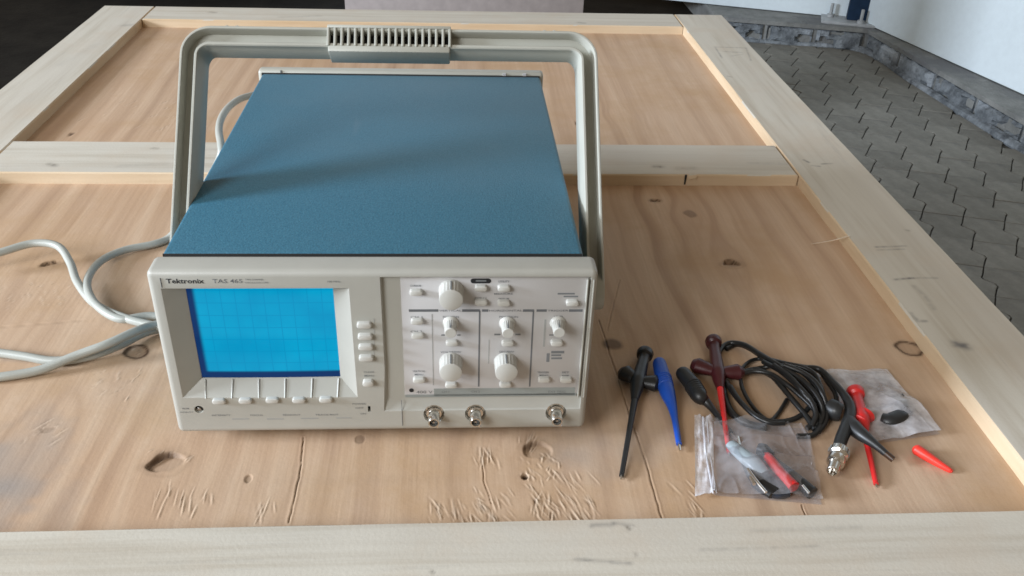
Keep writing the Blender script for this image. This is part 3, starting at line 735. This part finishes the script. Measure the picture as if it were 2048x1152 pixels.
for px in ((417, 522), (757, 524), (1060, 520)): knob(*c2(*px), .0047, .0150, .0064, 'small_knob')
# BNC sockets
for u, z in BN:
    k = MB(); k.lathe((u, .0055, z), (0, -1, 0), [(.0080, 0), (.0080, .002), (.0066, .0025), (.0064, .0045), (.0049, .0050), (.0048, .0165), (.0044, .0172), (.0036, .0172), (.0036, .010), (.0005, .0098)], 28)
    b = k.build('input_socket', M['nickel'], scope)
    MB().lathe((u, -.0040, z), (0, -1, 0), [(.0034, 0), (.0034, .004), (.0030, .0045)], 16).build('insulator', M['grey_ink'], b)
    MB().lathe((u, -.0075, z), (0, -1, 0), [(.0010, 0), (.0010, .003)], 10).build('contact', M['dull_nickel'], b)
    k = MB()
    for sg in (1, -1): k.lathe((u+sg*.0040*.55, -.0090, z-sg*.0040), (sg*.5, 0, -sg*.86), [(.0011, 0), (.0011, .0028)], 10)
    k.build('bayonet_pin', M['nickel'], b)
# lettering
def text(s, px0, px1, py, v, mat, h=None, name='lettering', bold=0.0):
    cu = bpy.data.curves.new('t', 'FONT'); cu.body = s; cu.size = 1.0; cu.extrude = 0.0; cu.offset = bold; cu.resolution_u = 2
    tmp = bpy.data.objects.new('t', cu); COL.objects.link(tmp)
    dg = bpy.context.evaluated_depsgraph_get(); dg.update()
    me = bpy.data.meshes.new_from_object(tmp.evaluated_get(dg)); bpy.data.objects.remove(tmp); bpy.data.curves.remove(cu)
    co = np.zeros(len(me.vertices)*3); me.vertices.foreach_get('co', co); co = co.reshape(-1, 3)
    (a, za), (b, zb) = face(px0, py, v), face(px1, py, v)
    lo, hi = co.min(0), co.max(0); sx = (b-a)/(hi[0]-lo[0]); sz = (h/(hi[1]-lo[1])) if h else sx
    new = np.stack([a+(co[:, 0]-lo[0])*sx, np.full(len(co), v-.00022), (za+zb)/2+(co[:, 1]-(lo[1]+hi[1])/2)*sz], -1)
    me.vertices.foreach_set('co', new.ravel()); me.update()
    return link(name, me, M[mat], scope, 180)
text('Tektronix', 332, 408, 562, 0.0, 'ink', .0042, 'brand_lettering', .022)
text('TAS 465', 425, 485, 562, 0.0, 'mid_ink', .0036, 'model_lettering', .004)
text('TWO CHANNEL', 490, 527, 559, 0.0, 'grey_ink', .0014); text('OSCILLOSCOPE', 490, 537, 565, 0.0, 'grey_ink', .0014)
text('100 MHz', 655, 681, 563, 0.0, 'grey_ink', .0016)
T2 = lambda s, x0, x1, y, h=.0018, mat='mid_ink', bold=.006: text(s, *(lambda p, q: (p[0], q[0], p[1]))(c2(x0, y), c2(x1, y)), VO, mat, h, bold=bold)
T2('VERTICAL', 350, 482, 387, .0017); T2('HORIZONTAL', 645, 842, 387, .0017); T2('TRIGGER', 990, 1113, 387, .0017)
T2('CURSOR', 178, 243, 240); T2('UTILITY', 700, 765, 215); T2('DISPLAY', 560, 630, 315); T2('MEASURE', 675, 785, 288, .0014); T2('SETUP', 700, 762, 318)
T2('CH 1', 180, 250, 425); T2('CH 2', 180, 250, 510); T2('POSITION', 372, 465, 424); T2('POSITION', 705, 815, 424); T2('LEVEL', 1030, 1085, 423)
T2('VOLTS/DIV', 357, 480, 632); T2('SEC/DIV', 705, 792, 630); T2('VERTICAL', 192, 268, 745); T2('MENU', 205, 255, 765)
T2('TRIGGER', 930, 998, 752); T2('MENU', 942, 992, 770); T2('SET', 1075, 1118, 752); T2('50%', 1075, 1118, 772)
T2('CH 1', 365, 408, 866, .0022, 'grey_ink', 0); T2('CH 2', 540, 590, 866, .0022, 'grey_ink', 0); T2('EXT TRIG', 995, 1095, 866, .0022, 'grey_ink', 0)
for x0, x1, y0, y1 in ((985, 1000, 640, 690), (1012, 1088, 626, 640), (1012, 1070, 646, 656), (1012, 1075, 664, 674), (1050, 1150, 283, 292), (1085, 1170, 300, 308), (362, 384, 528, 536), (456, 476, 528, 536), (675, 712, 524, 533), (800, 830, 524, 533), (1000, 1025, 528, 535)):
    flat(x0, y0, x1, y1, 'small_print', 'grey_ink')
u, z = face(*c2(186, 858), VO)
MB().lathe((u, VO+.0001, z), (0, -1, 0), [(.0020, 0), (.0020, .0003)], 16).build('warning_mark', M['ink'], scope)
T2('400 V', 215, 310, 868, .0030, 'grey_ink', 0)
c1 = lambda x, y: (280+x/2.954, 490+y/2.954)
T1 = lambda s, x0, x1, y, h=.0016, mat='grey_ink': text(s, *(lambda p, q: (p[0], q[0], p[1]))(c1(x0, y), c1(x1, y)), 0.0, mat, h, bold=.004)
T1('INTENSITY', 425, 535, 1005); T1('FOCUS', 652, 725, 1005); T1('READOUT', 845, 948, 1003); T1('TRACE ROT', 1035, 1172, 1002)
for x0, x1, y in ((545, 645, 1028), (750, 850, 1028), (950, 1055, 1025), (1160, 1250, 1022)):
    a, b = face(*c1(x0, y)), face(*c1(x1, y)); MB().box(a[0], b[0], -.00012, .0001, a[1]-.0005, a[1]+.0005).build('small_print', M['pale_ink'], scope)
T1('PROBE', 250, 290, 966); T1('ADJUST', 235, 318, 988); T1('CLEAR', 1322, 1385, 750); T1('MENU', 1326, 1383, 772); T1('POWER', 1255, 1335, 938); T1('OFF', 1272, 1320, 962); T1('ON', 1302, 1335, 996)
for y in (445, 505, 570, 640):
    a = face(*c1(1383, y)); MB().box(a[0]-.0002, a[0]+.0002, -.00012, .0001, a[1]-.004, a[1]+.002).build('key_tick', M['pale_ink'], scope)

# handle: a channel section swept round three sides
A = np.array([0, .664, .748]); A /= np.linalg.norm(A); Nn = np.array([0, -A[2], A[1]])       # up the arms / towards the viewer
piv = np.array([0.0045, .066, .118]); hw = 0.1860; Lh = 0.235; Rc = 0.026
path = [(-hw, -.004), (-hw, .05), (-hw, .11), (-hw, Lh-Rc-.008)]
path += [(-hw+Rc*(1-math.cos(q)), Lh-Rc+Rc*math.sin(q)) for q in np.linspace(0, math.pi/2, 9)]
path += [(-.09, Lh), (0, Lh)]
path = path+[(-x, y) for x, y in path[::-1][1:]]
prof0 = [(0, .0), (.0008, .0012), (.0020, .0012), (.0026, 0), (.0030, -.0145), (.0118, -.0145), (.0122, -.0005), (.0130, .0008), (.0146, .0008), (.0154, -.0005), (.0158, -.010), (.0164, -.0112), (.0166, -.0330), (.0154, -.0345), (.0132, -.0345), (.0126, -.0190), (.0010, -.0190), (0, -.018)]
rings = []
for i, (x, y) in enumerate(path):
    p0, p1 = path[max(0, i-1)], path[min(len(path)-1, i+1)]
    t = np.array([p1[0]-p0[0], p1[1]-p0[1]]); t /= np.linalg.norm(t); nrm = np.array([t[1], -t[0]])
    top = 1+0.20*min(1, max(0, abs(t[0])))
    dn = 1-.30*abs(t[0]); rings.append([piv+np.array([1, 0, 0])*(x+nrm[0]*s*top)+A*(y+nrm[1]*s*top)+Nn*n*dn for s, n in prof0])
m = MB(); m.loft(rings)
hd = m.build('handle', M['handle'], scope, angle=40)
for sg in (-1, 1):     # rounded hub at the foot of each arm
    m = MB(); m.lathe(piv+np.array([sg*(hw-.0166), 0, 0])+A*(-.004)-Nn*.013, (sg, 0, 0), [(.0150, -.0012), (.0158, 0), (.0158, .0145), (.0150, .0162), (.004, .0166)], 28)
    m.build('hub', M['handle'], hd)
    for dx in (-.0045, .0045):
        m = MB(); q = piv+np.array([sg*(.143)+dx, 0, 0])+A*(Lh-.0005)+Nn*(-.006); m.lathe(q, A, [(.0026, 0), (.0024, .0026), (.0015, .0034)], 10); m.build('nub', M['handle'], hd)
# grip: a sleeve with ribs over dark slots
gx0, gx1 = -.0565, .0520
gp = lambda x, a, n: piv+np.array([x, 0, 0])+A*a+Nn*n
def gbox(x0, x1, a0, a1, n0, n1, mb):
    V = [gp(x, a, n) for n in (n0, n1) for (x, a) in ((x0, a0), (x1, a0), (x1, a1), (x0, a1))]
    mb.add(V, [(0, 3, 2, 1), (4, 5, 6, 7), (0, 1, 5, 4), (1, 2, 6, 5), (2, 3, 7, 6), (3, 0, 4, 7)])
m = MB(); gbox(gx0, gx1, Lh-.0175, Lh-.001, -.0135, -.0090, m); m.build('grip_slot', M['hole'], hd)
m = MB(); gbox(gx0, gx1, Lh-.0236, Lh-.0176, -.0235, .0022, m); m.build('grip', M['handle'], hd, bevel=.0014)
m = MB(); gbox(gx0-.001, gx1+.001, Lh-.0010, Lh+.0020, -.016, .0026, m); m.build('grip_rim', M['handle'], hd, bevel=.0008)
rb = None
for k in range(19):
    x = gx0+(gx1-gx0)*k/18
    if rb is None:
        m = MB(); gbox(-.0012, .0012, Lh-.0178, Lh+.0004, -.0120, .0022, m); rb = m.build('rib', M['handle'], hd, bevel=.0007); rb.location = (x, 0, 0)
    else:
        c = rb.copy(); COL.objects.link(c); c.parent = hd; c.location = (x, 0, 0)

# ------------------------------------------------------------------ power cord at the left
pc = MB(); r = .0043
pc.tube([at(-60, 520, .02), at(0, 505, .022), at(65, 487, .024), at(115, 492, .024), at(140, 525, .018), at(155, 565, .012), at(190, 608, .008), at(250, 636, .012), at(310, 652, .010), at(380, 668, .006)], r)
e = [aty(505, 190, .53), aty(478, 199, .505), aty(455, 217, .47), aty(441, 241, .43), aty(438, 264, .40), aty(442, 290, .37)]
e += [aty(441, 312, .36), aty(424, 348, .36), aty(394, 395, .36), aty(364, 442, .352), at(340, 474, .006), at(308, 488, .005), at(250, 500, .006), at(205, 520, .008), at(180, 548, .010), at(175, 578, .012), at(195, 612, .012), at(240, 638, .012), at(300, 632, .010), at(370, 640, .006)]
pc.tube(e, r)
pc.tube([at(380, 640, .008), at(310, 650, .012), at(270, 663, .018), at(215, 688, .018), at(150, 712, .012), at(80, 740, .006), at(0, 754, .005), at(-60, 760, .004)], r)
pc.tube([at(380, 650, .005), at(300, 662, .006), at(240, 690, .007), at(180, 712, .006), at(110, 722, .005), at(50, 713, .006), at(0, 706, .006), at(-60, 700, .006)], r)
o = pc.build('power_cord', M['cord'], angle=60); tag(o, 'pale grey power cord looping out from behind the left of the oscilloscope', 'cord')

# ------------------------------------------------------------------ probe leads and clips at the right
def pt(u, v, z): return at(u, v, z)
def grabber(name, label, head, mid, wl, wr, tip, mat_body, mat_shaft, group='grabber clips on the plywood'):
    t = thing(name, label, 'test clip', (0, 0, 0), group=group)
    H0, C0 = np.array(pt(*head, .0085)), np.array(pt(*mid, .0085)); ax = (C0-H0)/np.linalg.norm(C0-H0)
    MB().lathe(H0, ax, [(.005, -.0040), (.0078, -.0032), (.0084, -.0010), (.0078, .0036), (.0056, .0056), (.0050, .014)], 20).build('plunger', M[mat_body], t)
    Tt = np.array(pt(*tip, .0028))
    MB().tube([H0+ax*.009, H0+(C0-H0)*.7, C0, C0+(Tt-C0)*.09, C0+(Tt-C0)*.22], [.0052, .0064, .0072, .0062, .0036], 16).build('body', M[mat_body], t)
    for w in (wl, wr):
        Wp = np.array(pt(*w, .008)); MB().tube([C0+(Wp-C0)*.05, C0+(Wp-C0)*.45, C0+(Wp-C0)*.8, Wp], [.0050, .0074, .0092, .0055], 14, flat=.8).build('wing', M[mat_body], t)
    MB().tube([C0+(Tt-C0)*.16, C0+(Tt-C0)*.5, Tt], [.0034, .0026, .0021], 12, smooth=False).build('shaft', M[mat_shaft], t)
    d = (Tt-C0)/np.linalg.norm(Tt-C0); MB().lathe(Tt, d, [(.0010, -.001), (.0009, .0035), (.0004, .0042)], 8).build('hook', M['nickel'], t)
    return t
grabber('grabber_clip', 'black grabber clip with long thin shaft beside the blue probe pin', (1290, 708), (1276, 762), (1243, 742), (1318, 768), (1243, 952), 'black', 'black')
grabber('grabber_clip', 'dark maroon grabber clip with red shaft above the front plastic bag', (1427, 684), (1436, 745), (1384, 728), (1486, 744), (1458, 905), 'dark_red', 'red')
grabber('grabber_clip', 'bright red grabber clip lying across the rear plastic bag', (1711, 786), (1723, 838), (1716, 846), (1731, 828), (1752, 968), 'red', 'red')
t = thing('probe_pin', 'blue plastic probe pin with silver tip', 'probe pin')
MB().tube([pt(1317, 722, .009), pt(1319, 728, .009), pt(1326, 755, .009), pt(1335, 785, .0085), pt(1344, 812, .006), pt(1350, 840, .004), pt(1358, 888, .0032)], [.0048, .0066, .0075, .0072, .0046, .0030, .0025], 18).build('body', M['blue_pin'], t)
MB().tube([pt(1357.5, 886, .0032), pt(1360, 901, .0030)], [.0013, .0010], 8).build('tip', M['nickel'], t)
t = thing('probe_pin', 'black probe pin with its thin end under the front plastic bag', 'probe pin')
MB().tube([pt(1362, 742, .009), pt(1366, 747, .009), pt(1385, 770, .009), pt(1400, 793, .009), pt(1412, 803, .006), pt(1428, 822, .004), pt(1462, 866, .003)], [.0052, .0070, .0078, .0076, .0044, .0029, .0023], 18).build('body', M['black'], t)
MB().tube([pt(1460, 864, .003), pt(1468, 874, .003)], [.0012, .001], 8).build('tip', M['nickel'], t)
o = MB().tube([pt(1830, 897, .0055), pt(1833, 899, .0055), pt(1850, 910, .005), pt(1880, 929, .0035), pt(1900, 941, .0025), pt(1904, 944, .0024)], [.0030, .0048, .0046, .0032, .0022, .0010], 16).build('tapered_plug', M['orange_red'])

tag(o, 'small red tapered plug lying alone near the right board', 'plug')
for nm, pa, pb, rr in (('probe_pin', (1326, 755), (1335, 785), .0079), ('probe_pin.001', (1385, 770), (1400, 793), .0083)):
    ob = bpy.data.objects[nm]; a_, b_ = np.array(pt(*pa, .009)), np.array(pt(*pb, .009)); d_ = (b_-a_)/np.linalg.norm(b_-a_); body = ob.children[0]
    for k in range(5):
        MB().lathe(a_+d_*(.0015+.0030*k), d_, [(rr*.9, -.0009), (rr*(1.02-.012*k), -.0005), (rr*(1.02-.012*k), .0005), (rr*.9, .0009)], 20).build('grip_ring', body.data.materials[0], body)
# coiled cable
cb = thing('probe_cable', 'black coiled probe cable with a silver connector end', 'cable')
k3 = lambda x, y, z: at(1340+x/5.69, 660+y/5.69, z)
cbm = MB()
for pts, rr in (
    ([(540, 330, .003), (570, 230, .004), (620, 175, .004), (700, 145, .005), (850, 170, .009), (1000, 260, .012), (1150, 350, .016), (1300, 440, .018), (1500, 600, .018), (1650, 760, .015), (1730, 900, .010), (1720, 1050, .006), (1640, 1190, .004), (1450, 1210, .004)], .0027),
    ([(640, 215, .003), (760, 165, .003), (900, 210, .006), (1060, 320, .010), (1230, 450, .012), (1420, 610, .012), (1580, 770, .010), (1690, 950, .006), (1690, 1100, .003)], .0025),
    ([(1330, 790, .003), (1230, 950, .003), (1130, 1030, .004), (1000, 940, .004), (880, 780, .005), (810, 610, .005), (815, 460, .005), (890, 370, .004), (1000, 330, .004), (1120, 350, .008)], .0020),
    ([(800, 490, .003), (980, 450, .006), (1150, 520, .010), (1250, 620, .012), (1350, 740, .010), (1450, 860, .008), (1550, 980, .006), (1650, 1138, .004)], .0028),
    ([(760, 500, .008), (960, 470, .011), (1140, 500, .014), (1300, 600, .016), (1450, 720, .014), (1600, 860, .011), (1700, 1000, .008), (1700, 1120, .004)], .0025),
    ([(610, 480, .004), (600, 600, .003), (625, 760, .003), (690, 920, .003), (790, 1020, .003), (930, 1080, .003), (1100, 1110, .003)], .0034),
    ([(640, 590, .006), (720, 720, .006), (830, 850, .006), (950, 960, .006), (1100, 1030, .007), (1260, 1045, .006), (1420, 1010, .005), (1540, 930, .006), (1640, 800, .010)], .0026),
    ([(690, 640, .010), (770, 770, .010), (880, 900, .010), (1020, 1010, .010), (1160, 1060, .010), (1300, 1060, .008)], .0022),
    ([(1100, 330, .008), (1300, 380, .016), (1500, 425, .018), (1640, 500, .018), (1700, 620, .016), (1745, 760, .012), (1740, 900, .008), (1650, 1100, .005)], .0026),
    ([(1250, 420, .021), (1450, 530, .022), (1600, 660, .021), (1700, 800, .017), (1740, 950, .010), (1700, 1080, .006)], .0026),
    ([(1180, 400, .020), (1350, 520, .022), (1480, 660, .022), (1600, 800, .018), (1660, 960, .012), (1610, 1100, .006)], .0026),
    ([(1060, 360, .013), (1260, 470, .019), (1400, 590, .021), (1530, 730, .020), (1640, 880, .014), (1650, 1040, .007), (1560, 1120, .004)], .0026),
    ([(1300, 400, .024), (1500, 480, .025), (1650, 590, .024), (1730, 720, .020), (1780, 880, .012), (1770, 1040, .006), (1690, 1160, .004)], .0026),
    ([(900, 455, .004), (1060, 430, .005), (1220, 400, .012), (1420, 440, .020), (1590, 560, .022), (1690, 720, .018), (1715, 860, .012)], .0024),
    ([(1500, 430, .014), (1690, 445, .014), (1830, 560, .014), (1950, 700, .014), (2020, 820, .013), (2030, 930, .011)], .0030),
    ([(1400, 400, .010), (1580, 430, .010), (1700, 470, .010), (1800, 600, .010), (1880, 720, .008), (1900, 840, .006)], .0024)):
    cbm.tube([k3(*p) for p in pts], rr*.96, 12, sub=8)
cbm.build('cable', M['cable_black'], cb, angle=60)
k5 = lambda x, y, z: at(1600+x/3.973, 700+y/3.973, z)
m = MB(); m.tube([k5(230, 220, .014), k5(330, 330, .015), k5(392, 430, .013), k5(398, 530, .011), k5(362, 630, .010), k5(325, 720, .0095), k5(305, 800, .009)], [.0030, .0034, .0046, .0056, .0058, .0056, .0052], 16, sub=8); m.build('strain_relief', M['black'], cb)
b0, b1 = np.array(k5(318, 790, .0095)), np.array(k5(252, 985, .0085)); ax = b1-b0; LL = np.linalg.norm(ax); ax /= LL
cn = MB().lathe(b0, ax, [(.0052, -.002), (.0072, 0), (.0082, .002), (.0082, .008), (.0064, .0095), (.0058, .011), (.0074, .0125), (.0076, .018), (.0072, .0195), (.0054, .020), (.0052, LL*.9), (.0046, LL*.92), (.0036, LL*.92), (.0034, LL*.7), (.0004, LL*.7)], 18).build('connector', M['nickel'], cb, angle=25)
kn = MB()
for k in range(14):
    q = 2*math.pi*k/14; a1 = np.cross(ax, [0, 0, 1.0]); a1 /= np.linalg.norm(a1); a2 = np.cross(ax, a1); dd = math.cos(q)*a1+math.sin(q)*a2
    kn.tube([b0+ax*.0025+dd*.0081, b0+ax*.0076+dd*.0081], .0009, 6, smooth=False)
kn.build('knurl', M['dull_nickel'], cn)
m = MB(); m.tube([k5(225, 450, .010), k5(285, 485, .010), k5(330, 500, .010)], [.0085, .0095, .0080], 14); m.build('cable_clamp', M['black'], cb)
t = thing('probe_boot', 'black tapered probe boot with brown end across the red clip shaft', 'probe')
MB().tube([k5(380, 560, .010), k5(430, 620, .011), k5(500, 680, .012), k5(600, 755, .012), k5(680, 822, .010)], [.0062, .0072, .0060, .0036, .0030], 16).build('body', M['black'], t)
MB().tube([k5(675, 818, .010), k5(742, 872, .008)], [.0030, .0028], 12).build('end', plastic('brown_end', (0.045, 0.022, 0.012), .4), t)

# plastic bags and what is in them
def sheet(corners, nu, nv, z, amp, seed, zfun=None):
    A_, B_, C_, D_ = [np.array(c) for c in corners]; V = []
    for j in range(nv+1):
        for i in range(nu+1):
            s, q = i/nu, j/nv; p = (A_*(1-s)+B_*s)*(1-q)+(D_*(1-s)+C_*s)*q
            zz = z+amp*(vnoise(np.array([s*6.0+seed]), np.array([q*5.0]), seed)[0]*.7+vnoise(np.array([s*4.0+q*5]), np.array([q*2.0-s*2]), seed+1)[0]*.5-.5)
            rd = 1-abs(2*float(vnoise(np.array([s*1.6+q*4.2+seed]), np.array([q*1.3-s*1.1]), seed+2)[0])-1); rd2 = 1-abs(2*float(vnoise(np.array([s*7.0-q*2+seed]), np.array([q*1.5+s*2]), seed+3)[0])-1)
            zz += amp*(.85*rd**4+.30*rd2**4)
            if zfun: zz += zfun(s, q)
            V.append((p[0], p[1], max(.0009, zz)))
    F = [(j*(nu+1)+i, j*(nu+1)+i+1, (j+1)*(nu+1)+i+1, (j+1)*(nu+1)+i) for j in range(nv) for i in range(nu)]
    return V, F
B = lambda u, v: at(u, v, .004)[:2]
hump = lambda s, q: .0125*math.exp(-((s-.52)/.30)**2-((q-.60)/.34)**2)
bag1 = thing('plastic_bag', 'clear zip bag holding a red sleeve and grey clip, in front of the cable coil', 'plastic bag')
cor = [B(1425, 836), B(1614, 852), B(1645, 1004), B(1428, 985)]
MB().add(*sheet(cor, 120, 90, .004, .0052, 5, hump)).build('front_film', M['bag'], bag1, angle=80)
MB().add(*sheet(cor, 8, 8, .0010, .0, 5)).build('back_film', M['bag'], bag1, angle=80)
MB().add(*sheet([B(1388, 834), B(1425, 836), B(1428, 987), B(1390, 992)], 12, 18, .004, .0035, 9)).build('zip_strip', M['zip'], bag1, angle=80)
zr = MB(); zr.tube([at(1406, 834, .0068), at(1411, 900, .0068), at(1426, 986, .0068)], .0008, 8); zr.tube([at(1414, 835, .0062), at(1419, 900, .0062), at(1433, 986, .0062)], .0005, 8); zr.build('zip_ridge', M['zip'], bag1)
bag2 = thing('plastic_bag', 'hazy plastic bag with a dark grey piece inside, behind the red clip', 'plastic bag')
cor2 = [B(1628, 742), B(1772, 737), B(1882, 863), B(1735, 885)]
MB().add(*sheet(cor2, 80, 64, .003, .0030, 15, lambda s, q: .009*math.exp(-((s-.72)/.25)**2-((q-.62)/.3)**2))).build('front_film', M['bag_haze'], bag2, angle=80)
MB().add(*sheet(cor2, 8, 8, .0010, .0, 5)).build('back_film', M['bag'], bag2, angle=80)
k4 = lambda x, y, z: at(1370+x/5.486, 810+y/5.486, z)
o = MB().tube([k4(895, 560, .010), k4(915, 580, .010), k4(1050, 745, .0095), k4(1195, 905, .009)], [.0032, .0042, .0046, .0052], 16).build('red_sleeve', M['red']); tag(o, 'red tapered sleeve inside the front clear bag', 'sleeve')
t = thing('grey_clip', 'translucent grey clip with metal pin inside the front clear bag', 'clip')
MB().tube([k4(500, 430, .008), k4(600, 520, .009), k4(760, 650, .010), k4(870, 760, .009)], [.0052, .0066, .0078, .0058], 14, flat=.7).build('body', M['grey_clip'], t)
MB().tube([k4(580, 350, .012), k4(600, 440, .013)], .0012, 8).build('pin', M['nickel'], t)
MB().tube([k4(890, 730, .007), k4(980, 860, .006), k4(1060, 990, .005)], .0011, 8).build('pin', M['nickel'], t)
t = thing('black_adapter', 'black probe adapter with silver pins in the front clear bag', 'adapter')
MB().tube([k4(680, 620, .006), k4(790, 740, .0065), k4(900, 860, .0065), k4(1010, 965, .006)], [.0060, .0105, .0120, .0095], 14, flat=.5).build('body', M['black'], t)
MB().tube([k4(690, 700, .013), k4(790, 840, .0135), k4(890, 960, .012)], .0013, 8).build('pin', M['nickel'], t)
MB().tube([k4(720, 790, .012), k4(760, 870, .012)], .0016, 8).build('pin', M['nickel'], t)
t = thing('black_boot', 'short black boot beside the red sleeve tip in the front clear bag', 'boot')
MB().tube([k4(800, 690, .0055), k4(900, 790, .006), k4(1010, 890, .006), k4(1110, 965, .0055)], [.0050, .0068, .0070, .0056], 14, flat=.7).build('body', M['black'], t)
t = thing('dark_tube', 'dark blue grey tube across the bottom of the front clear bag', 'tube')
MB().tube([k4(760, 850, .0045), k4(880, 925, .005), k4(1010, 965, .005), k4(1130, 960, .0045)], [.0040, .0050, .0050, .0040], 14).build('body', M['slate'], t)
MB().tube([k4(960, 560, .006), k4(860, 500, .0065), k4(800, 480, .006)], [.0035, .0062, .0050], 14).build('end_cap', M['black'], t)
t = thing('black_rod', 'slim black rod beside the red sleeve in the front clear bag', 'rod')
MB().tube([k4(830, 500, .006), k4(1000, 640, .007), k4(1200, 800, .007), k4(1400, 970, .006)], [.0045, .0040, .0050, .0056], 14).build('body', M['black'], t)
MB().tube([k4(1290, 880, .0125), k4(1360, 965, .0115)], .0010, 8).build('pin', M['nickel'], t)
t = thing('clip_piece', 'dark grey angular piece inside the rear hazy bag', 'clip')
MB().tube([k5(650, 535, .006), k5(720, 550, .007), k5(800, 520, .007), k5(870, 490, .006)], [.0055, .0075, .0080, .0045], 12, flat=.6).build('body', M['black'], t)
MB().tube([k5(800, 500, .007), k5(815, 420, .008), k5(812, 350, .007)], [.0075, .0055, .0012], 12, flat=.6).build('fin', M['black'], t)
print('tris', sum(len(p.vertices)-2 for o in S.objects if o.type == 'MESH' for p in o.data.polygons))
